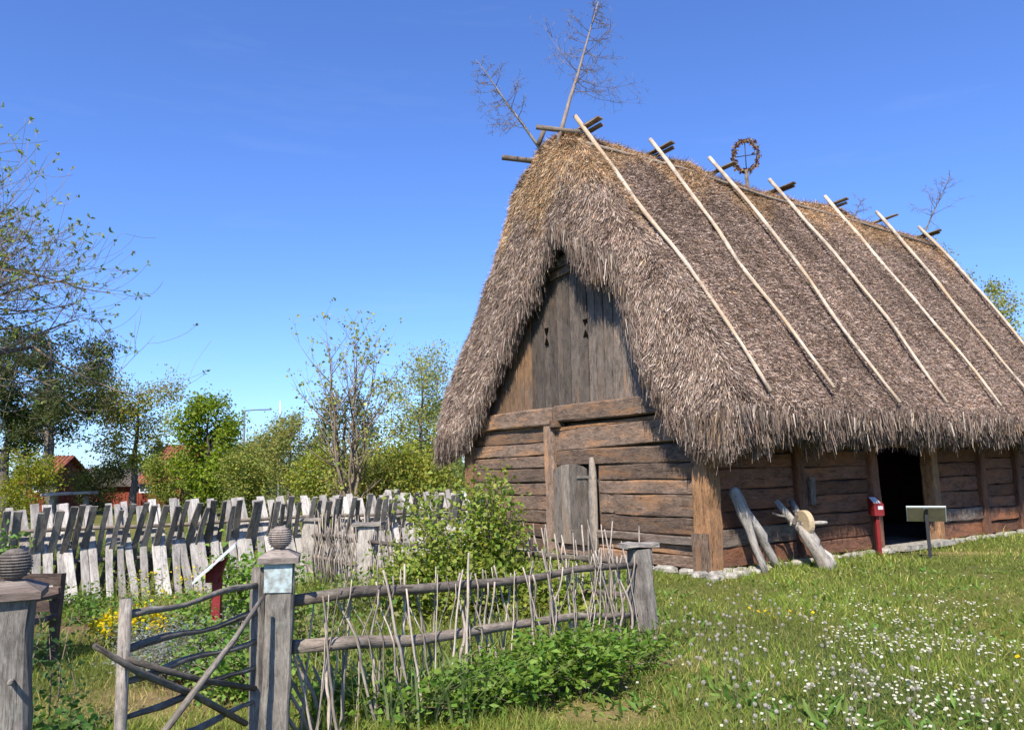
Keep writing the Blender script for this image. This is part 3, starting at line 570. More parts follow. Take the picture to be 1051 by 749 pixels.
B1 = bw(1.86, -0.80, 0); t = empty('grindstone', B1, 'round sandstone grindstone hung in a bleached forked log against the barn', 'grindstone'); lb = lambda p: local(B1, p)
tp1, tp2 = lb(bw(1.58, -0.12, 1.06)), lb(bw(2.02, -0.10, 1.04)); ax_c = bw(1.86, -0.40, 0.66)
fk = lb(bw(1.80, -0.58, 0.40))
MB().tube([Vector((0.0, 0, -0.04)), fk * 0.3 + Vector((0.02, 0, 0)), fk * 0.65, fk, fk.lerp(tp1, 0.3), fk.lerp(tp1, 0.65), tp1], [0.125, 0.13, 0.112, 0.10, 0.064, 0.058, 0.05], 11, 0.15).obj('trunk', M['bleached'], t)
MB().tube([fk * 0.8, fk + Vector((0.05, 0, 0.02)), fk.lerp(tp2, 0.35) + Vector((0.03, 0, 0)), fk.lerp(tp2, 0.7), tp2], [0.10, 0.088, 0.066, 0.058, 0.05], 11, 0.15).obj('limb', M['bleached'], t)
MB().tube([fk * 0.15 + Vector((0.10, 0.02, -0.02)), fk * 0.45 + Vector((0.13, 0.03, 0)), fk * 0.8 + Vector((0.06, 0.03, 0))], [0.09, 0.085, 0.05], 8, 0.12).obj('knot', M['bleached'], t)
axd = Vector(BL); axd = (axd + Vector((0, -0.35, 0))).normalized(); wc = lb(ax_c) + Vector((0.02, -0.02, 0.03))
mb = MB(); mb.tube([wc - axd * 0.05, wc - axd * 0.042, wc + axd * 0.042, wc + axd * 0.05], [0.205, 0.215, 0.215, 0.205], 28, 0.0, smooth=False); mb.obj('wheel', M['sandstone'], t)
MB().tube([wc - axd * 0.28, wc, wc + axd * 0.3, wc + axd * 0.42], [0.03, 0.032, 0.035, 0.03], 7, 0.05).obj('axle', M['bleached'], t)
MB().tube([wc - axd * 0.27, wc - axd * 0.30 + Vector((-0.05, -0.04, 0.13)), wc - axd * 0.42 + Vector((-0.07, -0.05, 0.15)), wc - axd * 0.48 + Vector((-0.1, -0.05, 0.19))], [0.022, 0.024, 0.022, 0.018], 6, 0.08).obj('crank', M['bleached'], t)
for k in range(2): MB().beam(tuple(wc - axd * (0.12 + 0.06 * k) + Vector((-0.05, -0.08, -0.1 + 0.1 * k))), tuple(wc - axd * (0.12 + 0.06 * k) + Vector((0.02, -0.07, 0.05 + 0.09 * k))), 0.05, 0.045, seg=2, jit=0.004).obj('bracket', M['gate_wood'], t)

# red collection box and information lectern by the barn door
b0 = gp(903, 569); t = empty('collection_box', b0, 'dark red box with white notice on a red post by the barn doorway', 'box', BA - 0.45)
MB().beam((0, 0, -0.05), (0, 0, 0.72), 0.065, 0.065, up=(0, 1, 0), seg=2, jit=0, ch=0.06).obj('post', M['redpaint'], t)
MB().prism([(-0.045, -0.02), (0.05, -0.02), (0.05, 0.045), (-0.045, 0.045)], 0.003, (0, -1, 0), (0.02, -0.102, 0.83), (1, 0, 0), (0, 0, 1)).obj('notice', M['paper'], t)
MB().prism([(-0.10, 0.70), (0.10, 0.70), (0.10, 1.04), (-0.10, 0.90)], 0.19, (1, 0, 0), (-0.095, 0, 0), (0, 1, 0), (0, 0, 1)).obj('box', M['redpaint'], t)
MB().prism([(-0.075, -0.09), (0.06, -0.09), (0.06, 0.09), (-0.075, 0.09)], 0.003, (0, -0.573, 0.819), (-0.005, 0.0, 0.974), (1, 0, 0), (0, 0.819, 0.573)).obj('notice', M['paper'], t)
b0 = gp(955, 573); t = empty('information_lectern', b0, 'black-legged information lectern on the lawn, seen from behind its beige panel', 'sign', -0.44)
MB().beam((0, 0, -0.05), (0, 0, 0.80), 0.055, 0.055, up=(0, 1, 0), seg=2, jit=0, ch=0.06).obj('post', M['ironblack'], t)
# panel: reading face towards the barn, its low edge near the barn, high edge near the lawn
e0, e1 = Vector((0, 0.10, 0.62)), Vector((0, -0.08, 0.88)); pv = (e1 - e0); pn = Vector((0, -pv.z, pv.y)).normalized()
MB().prism([(-0.305, 0), (0.305, 0), (0.305, pv.length), (-0.305, pv.length)], 0.02, tuple(pn), tuple(e0 + Vector((0, 0.001, 0)) - pn * 0.022), (1, 0, 0), tuple(pv.normalized())).obj('panel', M['panel_edge'], t)
for s in (-1, 1): MB().prism([(0.03, 0.01), (0.295, 0.01), (0.295, pv.length - 0.02), (0.03, pv.length - 0.02)], 0.006, tuple(pn), tuple(e0), (s, 0, 0), tuple(pv.normalized())).obj('back_board', M['panel_back'], t)
MB().beam(tuple(e0 + pn * 0.02), tuple(e1 + pn * 0.02 - pv * 0.08), 0.05, 0.03, up=tuple(pn), seg=2, jit=0, ch=0.06).obj('bracket', M['ironblack'], t)

# ------------------------------------------------------------------ gate and gate posts
def gate_post(c, rz, wd, label, pegs):
    t = empty('gate_post', (c[0], c[1], 0), label, 'post', rz, 'turned-ball gate posts')
    MB().beam((0, 0, -0.05), (0.0, 0, 1.115), wd, wd * 0.95, up=(0, 1, 0), seg=9, jit=0.006, ch=0.09).obj('post', M['grey_wood'], t)
    mb = MB(); w = wd * 0.70
    vs = [(-w, -w, 1.115), (w, -w, 1.115), (w, w, 1.115), (-w, w, 1.115), (-w * 1.02, -w * 1.02, 1.15), (w * 1.02, -w * 1.02, 1.145), (w * 1.02, w * 1.02, 1.15), (-w * 1.02, w * 1.02, 1.15), (-0.05, -0.05, 1.185), (0.05, -0.05, 1.185), (0.05, 0.05, 1.185), (-0.05, 0.05, 1.185)]
    mb.add(vs, [(3, 2, 1, 0), (0, 1, 5, 4), (1, 2, 6, 5), (2, 3, 7, 6), (3, 0, 4, 7), (4, 5, 9, 8), (5, 6, 10, 9), (6, 7, 11, 10), (7, 4, 8, 11), (8, 9, 10, 11)], [(v[0] * 1.0, v[1], v[2]) for v in vs]); mb.obj('cap', M['capwood'], t)
    pts, rr = [(0, 0, 1.175), (0, 0, 1.19)], [0.034, 0.034]
    nr = 11; rb = 0.070; zc = 1.19 + rb * 0.92
    for k in range(nr):
        for dz, f in ((0.08, 0.90), (0.3, 1.02), (0.7, 1.02), (0.92, 0.90)):
            u = (k + dz) / nr * 2 - 1; u *= 0.985; pts.append((0, 0, zc + u * rb * 0.97)); rr.append(max(0.006, rb * math.sqrt(max(0, 1 - u * u)) * f))
    MB().tube(pts, rr, 20, 0.0).obj('ball_finial', M['capwood'], t)
    for (a, b) in pegs: MB().tube([a, b], [0.013, 0.011], 6, 0.1).obj('peg', M['grey_wood'], t)
    return t
gl = at(12, 620, 3.42); gr = at(286, 620, 4.62)
gate_post(gl, 0.42, 0.172, 'weathered gate post with a ringed ball finial at the left edge', [((0.03, -0.05, 0.78), (0.035, -0.16, 0.795)), ((-0.09, -0.02, 0.83), (-0.13, -0.13, 0.80))])
pr_ = gate_post(gr, 0.22, 0.16, 'weathered gate post with ringed ball finial and pale blue painted band', [])
MB().prism([(-0.078, 0.955), (0.075, 0.95), (0.078, 1.112), (-0.08, 1.112), (-0.076, 1.03)], 0.004, (0, -1, 0), (0, -0.082, 0), (1, 0, 0), (0, 0, 1)).obj('painted_band', M['bluepaint'], pr_)
hr, hl = at(266, 620, 4.56), at(128, 650, 3.52)
hr[2] = hl[2] = 0; g = empty('wicket_gate', hr, 'rustic grey pole gate standing ajar with two crossing braces', 'gate')
lg = lambda p: Vector(p) - Vector(hr)
V0, V1 = Vector((0, 0, 0)), lg(hl)
MB().beam((0, 0, -0.04), (0, 0, 1.09), 0.085, 0.085, up=(0, 1, 0), seg=6, jit=0.005, ch=0.3).obj('stile', M['gate_wood'], g)
MB().tube([V1 + Vector((0, 0, 0.02)), V1 + Vector((0, 0, 0.5)), V1 + Vector((0, 0, 1.085))], [0.028, 0.026, 0.027], 10, 0.07).obj('stile', M['gate_grey'], g)
nrm = V1.cross(Vector((0, 0, 1))).normalized()
for i, (za, zb) in enumerate(((0.995, 1.015), (0.845, 0.865), (0.69, 0.73), (0.545, 0.58), (0.36, 0.42), (0.20, 0.26))):
    pts = []
    for k in range(9):
        u = k / 8; p = V1 * u; p = p + Vector((0, 0, za + (zb - za) * u + 0.018 * math.sin(u * 7 + i * 1.9) * math.sin(u * 3.14))); pts.append(p)
    MB().tube(pts, [0.0155 + 0.0035 * math.sin(k + i) for k in range(9)], 7, 0.1).obj('bar', M['gate_wood'], g)
q1, q2 = lg(at(97, 662, 3.30)), lg(at(252, 742, 4.42))
MB().tube([q1, q1.lerp(q2, 0.25) + Vector((0, 0, -0.015)), q1.lerp(q2, 0.6) + Vector((0, 0, 0.01)), q2], [0.011, 0.016, 0.018, 0.018], 7, 0.12).obj('brace', M['gate_wood'], g)
q1, q2 = lg(at(269, 613, 4.42)), lg(at(158, 765, 3.60))
MB().tube([q1, q1.lerp(q2, 0.3) + Vector((0, 0, -0.02)), q1.lerp(q2, 0.6) + Vector((0, 0, -0.01)), q2], [0.011, 0.015, 0.017, 0.018], 7, 0.12).obj('brace', M['gate_wood'], g)
q1, q2 = lg(at(130, 676, 3.5)), lg(at(262, 706, 4.5))
MB().tube([q1, q1.lerp(q2, 0.5) + Vector((0, 0, -0.02)), q2], [0.013, 0.016, 0.014], 7, 0.1).obj('bar', M['gate_wood'], g)

# ------------------------------------------------------------------ stick fence along the front
fa, fb = np.array([gr[0] + 0.07, gr[1] + 0.05, 0]), at(652, 600, 7.38); fb[2] = 0
fe = empty('stick_fence', fa, 'front garden fence of upright sticks woven through two poles beside the gate', 'fence'); lf = lambda p: Vector(p) - Vector(fa)
up0, up1, lo0, lo1 = lf(at(300, 618, fa[1])), lf(at(652, 580, fb[1])), lf(at(300, 667, fa[1])), lf(at(652, 628, fb[1]))
def wavy(a, b, amp, k0, n=9): return [a.lerp(b, k / (n - 1)) + Vector((0, 0, amp * math.sin(k * 1.1 + k0) + 0.4 * amp * math.sin(k * 2.3))) for k in range(n)]
upl, lol = wavy(up0, up1, 0.018, 0.5), wavy(lo0, lo1, 0.02, 2)
MB().tube(upl, [0.036 - 0.001 * k for k in range(9)], 8, 0.07).obj('rail', M['rail'], fe)
MB().tube(lol, [0.040 - 0.0015 * k for k in range(9)], 8, 0.07).obj('rail', M['rail'], fe)
fdir = lf(fb); fdir.z = 0; fl = fdir.length; fdir.normalize(); fn = Vector((fdir.y, -fdir.x, 0))
def zat(pl, u):
    x = u * 8; i = min(7, int(x)); return pl[i].lerp(pl[i + 1], x - i).z
NS = 80
for i in range(NS):
    u = 0.02 + 0.965 * (i + R.uniform(-0.45, 0.45)) / NS; u = min(max(u, 0.012), 0.988); s = 1 if i % 2 else -1; d = fdir * (fl * u); ln = R.gauss(-0.02, 0.075)
    zu, zl_ = zat(upl, u), zat(lol, u); top = zu + R.uniform(0.02, 0.15) + (0.03 if u > 0.8 else 0); r0 = R.choice((0.005, 0.006, 0.008, 0.010, 0.013)) * R.uniform(0.85, 1.15)
    pts = []; top = max(top, zu + 0.02); bow = R.gauss(0, 0.006); rr_ = []; woven = R.random() < 0.55; s0_ = -1 if R.random() < 0.6 else 1; top += R.choice((0, 0, 0, -0.05, -0.05, 0.08)); top = max(top, zu + 0.015)
    for k in range(11):
        z = -0.03 + (top + 0.03) * k / 10; c_ = math.pi * min(1.25, max(-0.4, (z - zl_) / (zu - zl_)))
        pts.append(d + fdir * (ln * (z / top - 0.5) * 2 + bow * math.sin(z * 9 + i) + R.gauss(0, 0.004)) + fn * (s * 0.049 * math.cos(c_) if woven else s0_ * 0.05) + Vector((0, 0, z))); rr_.append(r0 * (1.15 - 0.55 * k / 10))
    MB().tube(pts, rr_, 5, 0.14).obj('stick', M['stick'], fe)
for i in range(7):
    p = lf(at(318 + i * 5, 735 - 8 * i, 4.75 + 0.1 * i)); p.z = 0.02; d = Vector((R.uniform(-0.25, 0.0), R.uniform(-0.2, 0.1), R.uniform(0.35, 0.5)))
    MB().tube([p, p + d * 0.5 + Vector((0.02, 0, 0)), p + d], [0.013, 0.012, 0.008], 5, 0.1).obj('stick', M['stick'], fe)
ep = at(662, 640, 7.48); ep[2] = 0
t = empty('fence_post', ep, 'stout grey end post with flat board cap where the stick fences meet', 'post', 0.35)
MB().beam((0, 0, -0.05), (-0.03, 0, 0.87), 0.225, 0.22, up=(0, 1, 0), seg=8, jit=0.008, ch=0.16, taper=0.86).obj('post', M['grey_wood'], t)
MB().beam((-0.20, 0, 0.90), (0.13, 0.0, 0.905), 0.21, 0.04, seg=3, jit=0.006).obj('cap', M['grey_wood'], t)
# stick fence along the back of the bed
fe2 = empty('stick_fence', ep, 'dense grey brushwood fence behind the leafy bush at the back of the bed', 'fence')
path = [np.array([1.2, 7.7, 0]), np.array([-2.0, 10.75, 0]), np.array([-3.35, 12.5, 0])]
for a, b in zip(path[:-1], path[1:]):
    A_, B_ = Vector(a) - Vector(ep), Vector(b) - Vector(ep); d = (B_ - A_); L = d.length; d.normalize(); nn_ = Vector((d.y, -d.x, 0))
    for z, r_ in ((0.38, 0.03), (0.72, 0.03)): MB().tube(wavy(A_ + Vector((0, 0, z)), B_ + Vector((0, 0, z)), 0.015, z * 5), r_, 6, 0.08).obj('rail', M['rail'], fe2)
    near = a is path[0]; cnt = int(L / (0.062 if near else 0.036))
    for i in range(cnt):
        u = (i + R.random()) / cnt; s = 1 if i % 2 else -1; h = R.uniform(0.82, 1.12); r0 = R.uniform(0.007, 0.012); ln = R.gauss(0.05, 0.10)
        pts = [A_ + d * (L * u + ln * (z / h - 0.3) + R.gauss(0, 0.015)) + nn_ * o + Vector((0, 0, z)) for z, o in ((-0.03, 0), (0.38, s * 0.04), (0.72, -s * 0.04), (h, -s * R.uniform(0.02, 0.08)))]
        MB().tube(pts, [r0 * 1.1, r0, r0 * 0.9, r0 * 0.6], 4, 0.1).obj('stick', M['stick'], fe2)
for px, Y in ((320, 12.35), (378, 10.85)):
    p = Vector(at(px, 560, Y)) - Vector(ep); p.z = 0
    MB().beam(p + Vector((0, 0, -0.05)), p + Vector((0, 0, 0.92)), 0.26, 0.22, up=(0, 1, 0), seg=6, jit=0.008, ch=0.15).obj('post', M['grey_wood'], fe2)
    MB().beam(p + Vector((-0.2, 0, 0.945)), p + Vector((0.2, 0, 0.95)), 0.3, 0.05, seg=3, jit=0.006).obj('post_cap', M['grey_wood'], fe2)

# ------------------------------------------------------------------ crossed plank fence
fpath = np.array([[-9.2, 7.9], [-6.4, 10.02], [-4.54, 11.42], [-3.2, 12.45], [-0.5, 14.0]])
seg_ = np.r_[0, np.cumsum(np.linalg.norm(np.diff(fpath, axis=0), axis=1))]
pf = empty('plank_fence', (fpath[1][0], fpath[1][1], 0), 'grey fence of crossed leaning boards behind the garden', 'fence'); po = Vector(pf.location)
def picket_mesh(name, ln, w, th, mat, rg):
    mb = MB(); k = rg.uniform(0.75, 1.1)
    mb.beam((0, 0, 0), (0, 0, ln), w, th, up=(0, 1, 0), seg=5, jit=0.007, ch=0.2, taper=k, rng=rg); me = mb.mesh(name); me.materials.append(M[mat]); return me
rg = random.Random(5)
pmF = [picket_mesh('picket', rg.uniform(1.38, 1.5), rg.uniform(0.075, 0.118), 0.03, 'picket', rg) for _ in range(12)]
pmB = [picket_mesh('picket', rg.uniform(1.40, 1.52), rg.uniform(0.07, 0.105), 0.03, 'shaded_picket', rg) for _ in range(12)]
s = 0.05; i = 0
while s < seg_[-1]:
    for row in (0, 1):
        ss = s + row * 0.075 + R.uniform(-0.02, 0.02); p = np.array([np.interp(ss, seg_, fpath[:, k]) for k in range(2)]); p2 = np.array([np.interp(min(ss + 0.3, seg_[-1] + 0.3), np.r_[seg_, seg_[-1] + 0.3], np.r_[fpath[:, k], fpath[-1, k] + 0.3 * (fpath[-1, k] - fpath[-2, k]) / (seg_[-1] - seg_[-2])]) for k in range(2)])
        d = unit(p2 - p); nrm_ = np.array([d[1], -d[0]])          # towards the camera
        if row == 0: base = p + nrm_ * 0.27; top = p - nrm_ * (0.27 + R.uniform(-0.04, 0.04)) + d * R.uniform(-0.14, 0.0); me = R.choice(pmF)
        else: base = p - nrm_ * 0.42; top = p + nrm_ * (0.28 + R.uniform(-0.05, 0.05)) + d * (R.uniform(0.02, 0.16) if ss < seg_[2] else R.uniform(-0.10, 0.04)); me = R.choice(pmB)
        z_ = Vector((top[0] - base[0], top[1] - base[1], 1.32)).normalized(); x_ = Vector((d[0], d[1], 0)); y_ = z_.cross(x_).normalized(); x_ = y_.cross(z_)
        o = link('picket', me, None, pf); mt = Matrix((x_, y_, z_)).transposed().to_4x4(); mt.translation = Vector((base[0], base[1], -0.03)) - po
        o.matrix_local = mt
    s += R.uniform(0.115, 0.155)
for z, o_, r_ in ((0.98, -0.03, 0.03), (0.55, -0.10, 0.03)):
    pts = []
    for ss in np.linspace(0, seg_[-1], 16):
        p = np.array([np.interp(ss, seg_, fpath[:, k]) for k in range(2)]); p2 = np.array([np.interp(min(ss + 0.2, seg_[-1]), seg_, fpath[:, k]) for k in range(2)]); p1 = np.array([np.interp(max(ss - 0.2, 0), seg_, fpath[:, k]) for k in range(2)])
        d = unit(p2 - p1); nrm_ = np.array([d[1], -d[0]]); q = p + nrm_ * o_; pts.append(Vector((q[0], q[1], z + 0.012 * math.sin(ss * 2))) - po)
    MB().tube(pts, r_, 6, 0.06).obj('rail', M['rail'], pf)

# ------------------------------------------------------------------ bench and red lectern in the garden
bn = at(22, 660, 6.75); bn[2] = 0
t = empty('garden_bench', bn, 'dark brown wooden garden bench behind the left gate post', 'bench', -0.12)
for x in (-0.04, -1.4):
    MB().beam((x, 0.0, -0.03), (x, 0.0, 0.58), 0.075, 0.07, up=(0, 1, 0), seg=3, jit=0.004).obj('leg', M['brown_bench'], t)
    MB().beam((x, 0.42, -0.03), (x, 0.48, 0.78), 0.075, 0.07, up=(0, 1, 0), seg=3, jit=0.004).obj('leg', M['brown_bench'], t)
    MB().beam((x, -0.05, 0.595), (x, 0.45, 0.595), 0.08, 0.035, seg=3, jit=0.004).obj('armrest', M['brown_bench'], t)
for k in range(3): MB().beam((-1.45, 0.05 + 0.15 * k, 0.41), (0.02, 0.05 + 0.15 * k, 0.41), 0.14, 0.035, seg=4, jit=0.004).obj('seat_slat', M['brown_bench'], t)
for k in range(3): MB().beam((-1.44, 0.41 + 0.02 * k, 0.50 + 0.115 * k), (0.0, 0.41 + 0.02 * k, 0.50 + 0.115 * k), 0.03, 0.10, seg=4, jit=0.004).obj('back_slat', M['brown_bench'], t)
rs = gp(221, 662); t = empty('garden_sign', rs, 'red post lectern sign seen edge-on among the garden plants', 'sign', 0.0)
MB().beam((0, 0, -0.05), (0.0, 0, 0.80), 0.085, 0.05, up=(0, 1, 0), seg=2, jit=0, ch=0.06).obj('post', M['redpaint'], t)
av = Vector((0.70, 0.22, 0.66)).normalized(); ay = Vector((-0.30, 0.95, 0.0)); ay = (ay - av * ay.dot(av)).normalized(); an = av.cross(ay); an = an if an.z > 0 else -an
MB().prism([(-0.28, -0.20), (0.23, -0.20), (0.23, 0.20), (-0.28, 0.20)], 0.016, tuple(an), (0.0, 0, 0.80), tuple(av), tuple(ay)).obj('panel', M['paper'], t)
MB().prism([(-0.10, 0.60), (0.02, 0.60), (0.10, 0.84), (-0.10, 0.69)], 0.07, (0, 1, 0), (0, -0.052, 0), (1, 0, 0), (0, 0, 1)).obj('bracket', M['redpaint'], t)

# ------------------------------------------------------------------ leaves and plants
def leaves(P, D, L, Wd, col, rng=G, fold=0.18):
    n = len(P); rv = unit(rng.normal(size=(n, 3)) + np.array([0, 0, 0.8])); wv = unit(np.cross(D, rv)); nn_ = np.cross(wv, D)
    m_ = P + D * (L * 0.5)[:, None]; tip = P + D * L[:, None] - nn_ * (L * 0.10)[:, None]; up = nn_ * (Wd * fold)[:, None]
    V = np.stack([P, m_ + wv * (Wd / 2)[:, None] + up, tip, m_ - wv * (Wd / 2)[:, None] + up], 1)
    b = np.arange(n)[:, None] * 4; T = np.concatenate([b + [0, 1, 2], b + [0, 2, 3]], 1).reshape(-1, 3)
    return V.reshape(-1, 3), T, np.repeat(col, 4, 0)
def lcol(n, base, var=0.3, rng=G, alt=None, pa=0.2):
    c = np.tile(np.array(base) * 1.45, (n, 1)) * rng.uniform(1 - var, 1 + var, (n, 1)); c[:, 0] *= rng.uniform(0.8, 1.25, n)
    if alt is not None: k = rng.random(n) < pa; c[k] = 1.4 * np.array(alt) * rng.uniform(0.8, 1.2, (k.sum(), 1))
    return c
def bush(name, base, stems, label, cat, nleaf, ls, col, mat_stem='twig', spread=0.09, lo=0.2, r0=0.008, seed=1, alt=None, group=None, aspect=0.75):
    """stems: list of tip offsets (x,y,z) from base, each optionally with its own foot"""
    rg = random.Random(seed); rn = np.random.default_rng(seed); t = empty(name, base, label, cat, group=group); mb = MB(); segs = []
    for tip in stems:
        tip = Vector(tip); ft = Vector((tip.x * 0.35 + rg.gauss(0, 0.05), tip.y * 0.35 + rg.gauss(0, 0.05), -0.02)); md = ft.lerp(tip, 0.5) + Vector((rg.gauss(0, 0.04), rg.gauss(0, 0.04), 0.06))
        mb.tube([ft, md, tip], [r0, r0 * 0.8, r0 * 0.3], 4); segs.append((ft, md, tip))
        for k in range(rg.randint(2, 4)):
            f = rg.uniform(0.3, 0.9); s_ = md.lerp(tip, f) if rg.random() < 0.6 else ft.lerp(md, 0.4 + 0.6 * f); e = s_ + Vector((rg.gauss(0, 0.14), rg.gauss(0, 0.14), abs(rg.gauss(0.1, 0.07))))
            mb.tube([s_, e], [r0 * 0.5, r0 * 0.2], 3); segs.append((s_, s_.lerp(e, 0.5), e))
    mb.obj('stems', M[mat_stem], t)
    A = np.array([[list(q) for q in s_] for s_ in segs]); ln = np.linalg.norm(A[:, 2] - A[:, 0], axis=1); k = rn.choice(len(A), nleaf, p=ln / ln.sum()); u = rn.uniform(lo, 1.0, nleaf)[:, None]
    B_ = A[k]; P = np.where(u < 0.5, B_[:, 0] * (1 - 2 * u) + B_[:, 1] * 2 * u, B_[:, 1] * (2 - 2 * u) + B_[:, 2] * (2 * u - 1)) + rn.normal(size=(nleaf, 3)) * spread
    P[:, 2] = np.maximum(P[:, 2], 0.02); D = unit(rn.normal(size=(nleaf, 3)) * np.array([1, 1, 0.5]) + np.array([0, 0, 0.15]))
    L = rn.uniform(ls * 0.6, ls * 1.3, nleaf); v, T, c = leaves(P, D, L, L * aspect, lcol(nleaf, col, 0.3, rn, alt), rn)
    link('foliage', tri_mesh('foliage', v, T, c), M['leaf'], t); return t
def dome(n, rx, ry, h, rg, hmin=0.5):
    o = []
    for _ in range(n):
        a = rg.uniform(0, 6.28); r = math.sqrt(rg.random()); o.append((rx * r * math.cos(a), ry * r * math.sin(a), h * rg.uniform(hmin, 1) * math.sqrt(max(0.1, 1 - 0.75 * r * r))))
    return o
rg = random.Random(9)
# the tall currant bush: shoot tips picked out at the bush's distance
bb = np.array([-0.35, 8.35, 0.0]); tips = []
for (px, py, dy, k) in ((505, 480, 0.1, 3), (488, 490, 0, 3), (520, 500, 0.1, 4), (500, 520, 0, 6), (470, 540, -0.1, 4), (440, 500, 0.5, 2), (425, 510, 0.4, 1), (430, 560, 0.1, 5), (415, 570, 0, 3), (455, 565, 0, 6), (480, 560, -0.1, 7), (520, 550, 0, 7), (500, 580, -0.2, 6), (540, 518, 0.2, 1), (545, 575, 0, 5), (560, 590, 0, 5), (580, 560, 0.1, 2), (575, 600, 0.1, 5), (600, 600, 0, 4), (620, 590, 0, 2), (410, 600, 0, 3), (398, 580, 0.2, 4), (388, 600, 0.1, 4), (405, 555, 0.3, 3), (450, 530, 0.1, 4), (430, 600, -0.2, 5), (460, 610, -0.3, 5), (540, 610, -0.3, 5), (600, 620, -0.3, 5), (630, 610, -0.2, 3)):
    for _ in range(k):
        p = at(px + rg.gauss(0, 9), py + abs(rg.gauss(0, 12)), 8.35 + dy + rg.gauss(0, 0.18)) - bb; tips.append(tuple(p))
bush('currant_bush', bb, tips, 'tall bright green currant bush between the two stick fences', 'bush', 15000, 0.055, (0.145, 0.185, 0.03), spread=0.075, lo=0.3, seed=2, alt=(0.20, 0.23, 0.05), aspect=0.85)
# leafy perennials at the foot of the front fence
for i, (px, py, rx, ry, h, n, ls) in enumerate(((580, 712, 0.52, 0.26, 0.36, 1100, 0.072), (520, 726, 0.34, 0.22, 0.32, 700, 0.07), (640, 690, 0.34, 0.2, 0.24, 500, 0.06), (370, 742, 0.30, 0.2, 0.22, 500, 0.05), (440, 740, 0.35, 0.22, 0.22, 450, 0.05))):
    c = gp(px, py); lab = ['broad clump of bright lobed leaves below the middle of the stick fence', 'leafy green clump between the strap leaves and the broad peony clump', 'low leafy clump beside the foot of the end post', 'small round-leaved plant near the gate post foot', 'low round-leaved plant under the strap leaves'][i]
    bush('leafy_perennial', c, dome(26, rx, ry, h, rg), lab, 'plant', n * 2, ls, (0.085, 0.145, 0.02), seed=20 + i, spread=0.05, lo=0.35, r0=0.005, alt=(0.13, 0.2, 0.035), aspect=0.42 if i < 3 else 0.8, group='perennials at the fence foot')
def strap_plant(name, base, n, h, rad, label, col, seed, wd=0.016):
    rn = np.random.default_rng(seed); t = empty(name, base, label, 'plant'); V = []; T = []; Cc = []; b = 0
    for i in range(n):
        a = rn.uniform(0, 6.28); r = rad * math.sqrt(rn.random()); p = np.array([r * math.cos(a), r * math.sin(a), -0.02]); L = h * rn.uniform(0.65, 1.1); o = np.array([math.cos(a + rn.normal() * 0.6), math.sin(a + rn.normal() * 0.6), 0]); le = rn.uniform(0.3, 1.0); w = wd * rn.uniform(0.7, 1.2)
        sv = np.array([-o[1], o[0], 0]) * w / 2; col_ = np.array(col) * rn.uniform(0.75, 1.3)
        for k in range(6):
            u = k / 5; q = p + o * L * le * u * u * 1.1 + np.array([0, 0, L * (u - 0.32 * le * u ** 3)]); wf = 1 - 0.92 * max(0, (u - 0.5) * 2) ** 1.5
            V += [q - sv * wf, q + sv * wf]; Cc += [col_, col_]
        for k in range(5): T += [(b + 2 * k, b + 2 * k + 1, b + 2 * k + 3), (b + 2 * k, b + 2 * k + 3, b + 2 * k + 2)]
        b += 12
    link('leaves', tri_mesh(name, V, T, np.array(Cc)), M['leaf'], t); return t
strap_plant('iris', gp(410, 744), 80, 0.55, 0.26, 'clump of arching pale green strap leaves in front of the fence', (0.24, 0.29, 0.13), 1)
strap_plant('iris', gp(478, 738), 46, 0.52, 0.2, 'upright strap leaves to the right of the arching clump, below the fence', (0.20, 0.27, 0.09), 2)
strap_plant('grass_tuft', at(672, 655, 7.25) * np.array([1, 1, 0]), 90, 0.34, 0.12, 'long grass tuft round the foot of the end post', (0.13, 0.15, 0.035), 3, 0.008)
# plants inside the garden
bush('green_shrub', np.array([-2.95, 8.9, 0]), dome(40, 0.42, 0.35, 0.95, rg), 'rounded bright green shrub behind the right gate post', 'bush', 2600, 0.06, (0.11, 0.19, 0.03), seed=31, spread=0.07, alt=(0.17, 0.25, 0.05))
for i, (px, py, rx, h, lab) in enumerate(((222, 700, 0.42, 0.42, 'low green bushy plant at the foot of the red sign post'), (250, 720, 0.36, 0.36, 'small leafy mound just behind the gate hinge'), (205, 655, 0.35, 0.4, 'leafy plant with white blooms behind the red sign'))):
    bush('garden_plant', gp(px, py), dome(30, rx, rx * 0.8, h, rg), lab, 'plant', 1500, 0.05, (0.10, 0.175, 0.03), seed=40 + i, spread=0.05, alt=(0.16, 0.22, 0.05), lo=0.3)
bush('lavender', gp(190, 700), dome(120, 0.62, 0.42, 0.42, rg, 0.75), 'silver grey lavender cushion behind the gate', 'plant', 5200, 0.026, (0.17, 0.20, 0.165), seed=50, spread=0.035, lo=0.5, r0=0.004, alt=(0.24, 0.26, 0.26), aspect=0.4)
yb = bush('yellow_flowers', gp(133, 664), dome(40, 0.34, 0.22, 0.30, rg, 0.7), 'clump of bright yellow flowers beside the lavender', 'flowers', 1200, 0.04, (0.13, 0.19, 0.04), seed=51, spread=0.04, lo=0.2, r0=0.004)
def blossoms(parent, pts, size, col, per, seed, name='blossoms', spread=0.03):
    rn = np.random.default_rng(seed); P = np.repeat(np.array(pts), per, 0); P = P + rn.normal(size=P.shape) * spread; n = len(P); D = unit(rn.normal(size=(n, 3)) + np.array([0, -0.3, 0.5])); L = rn.uniform(size * 0.7, size * 1.3, n)
    v, T, c = leaves(P, D, L, L * 0.9, lcol(n, col, 0.12, rn), rn); return link(name, tri_mesh(name, v, T, c), M['leaf'], parent)
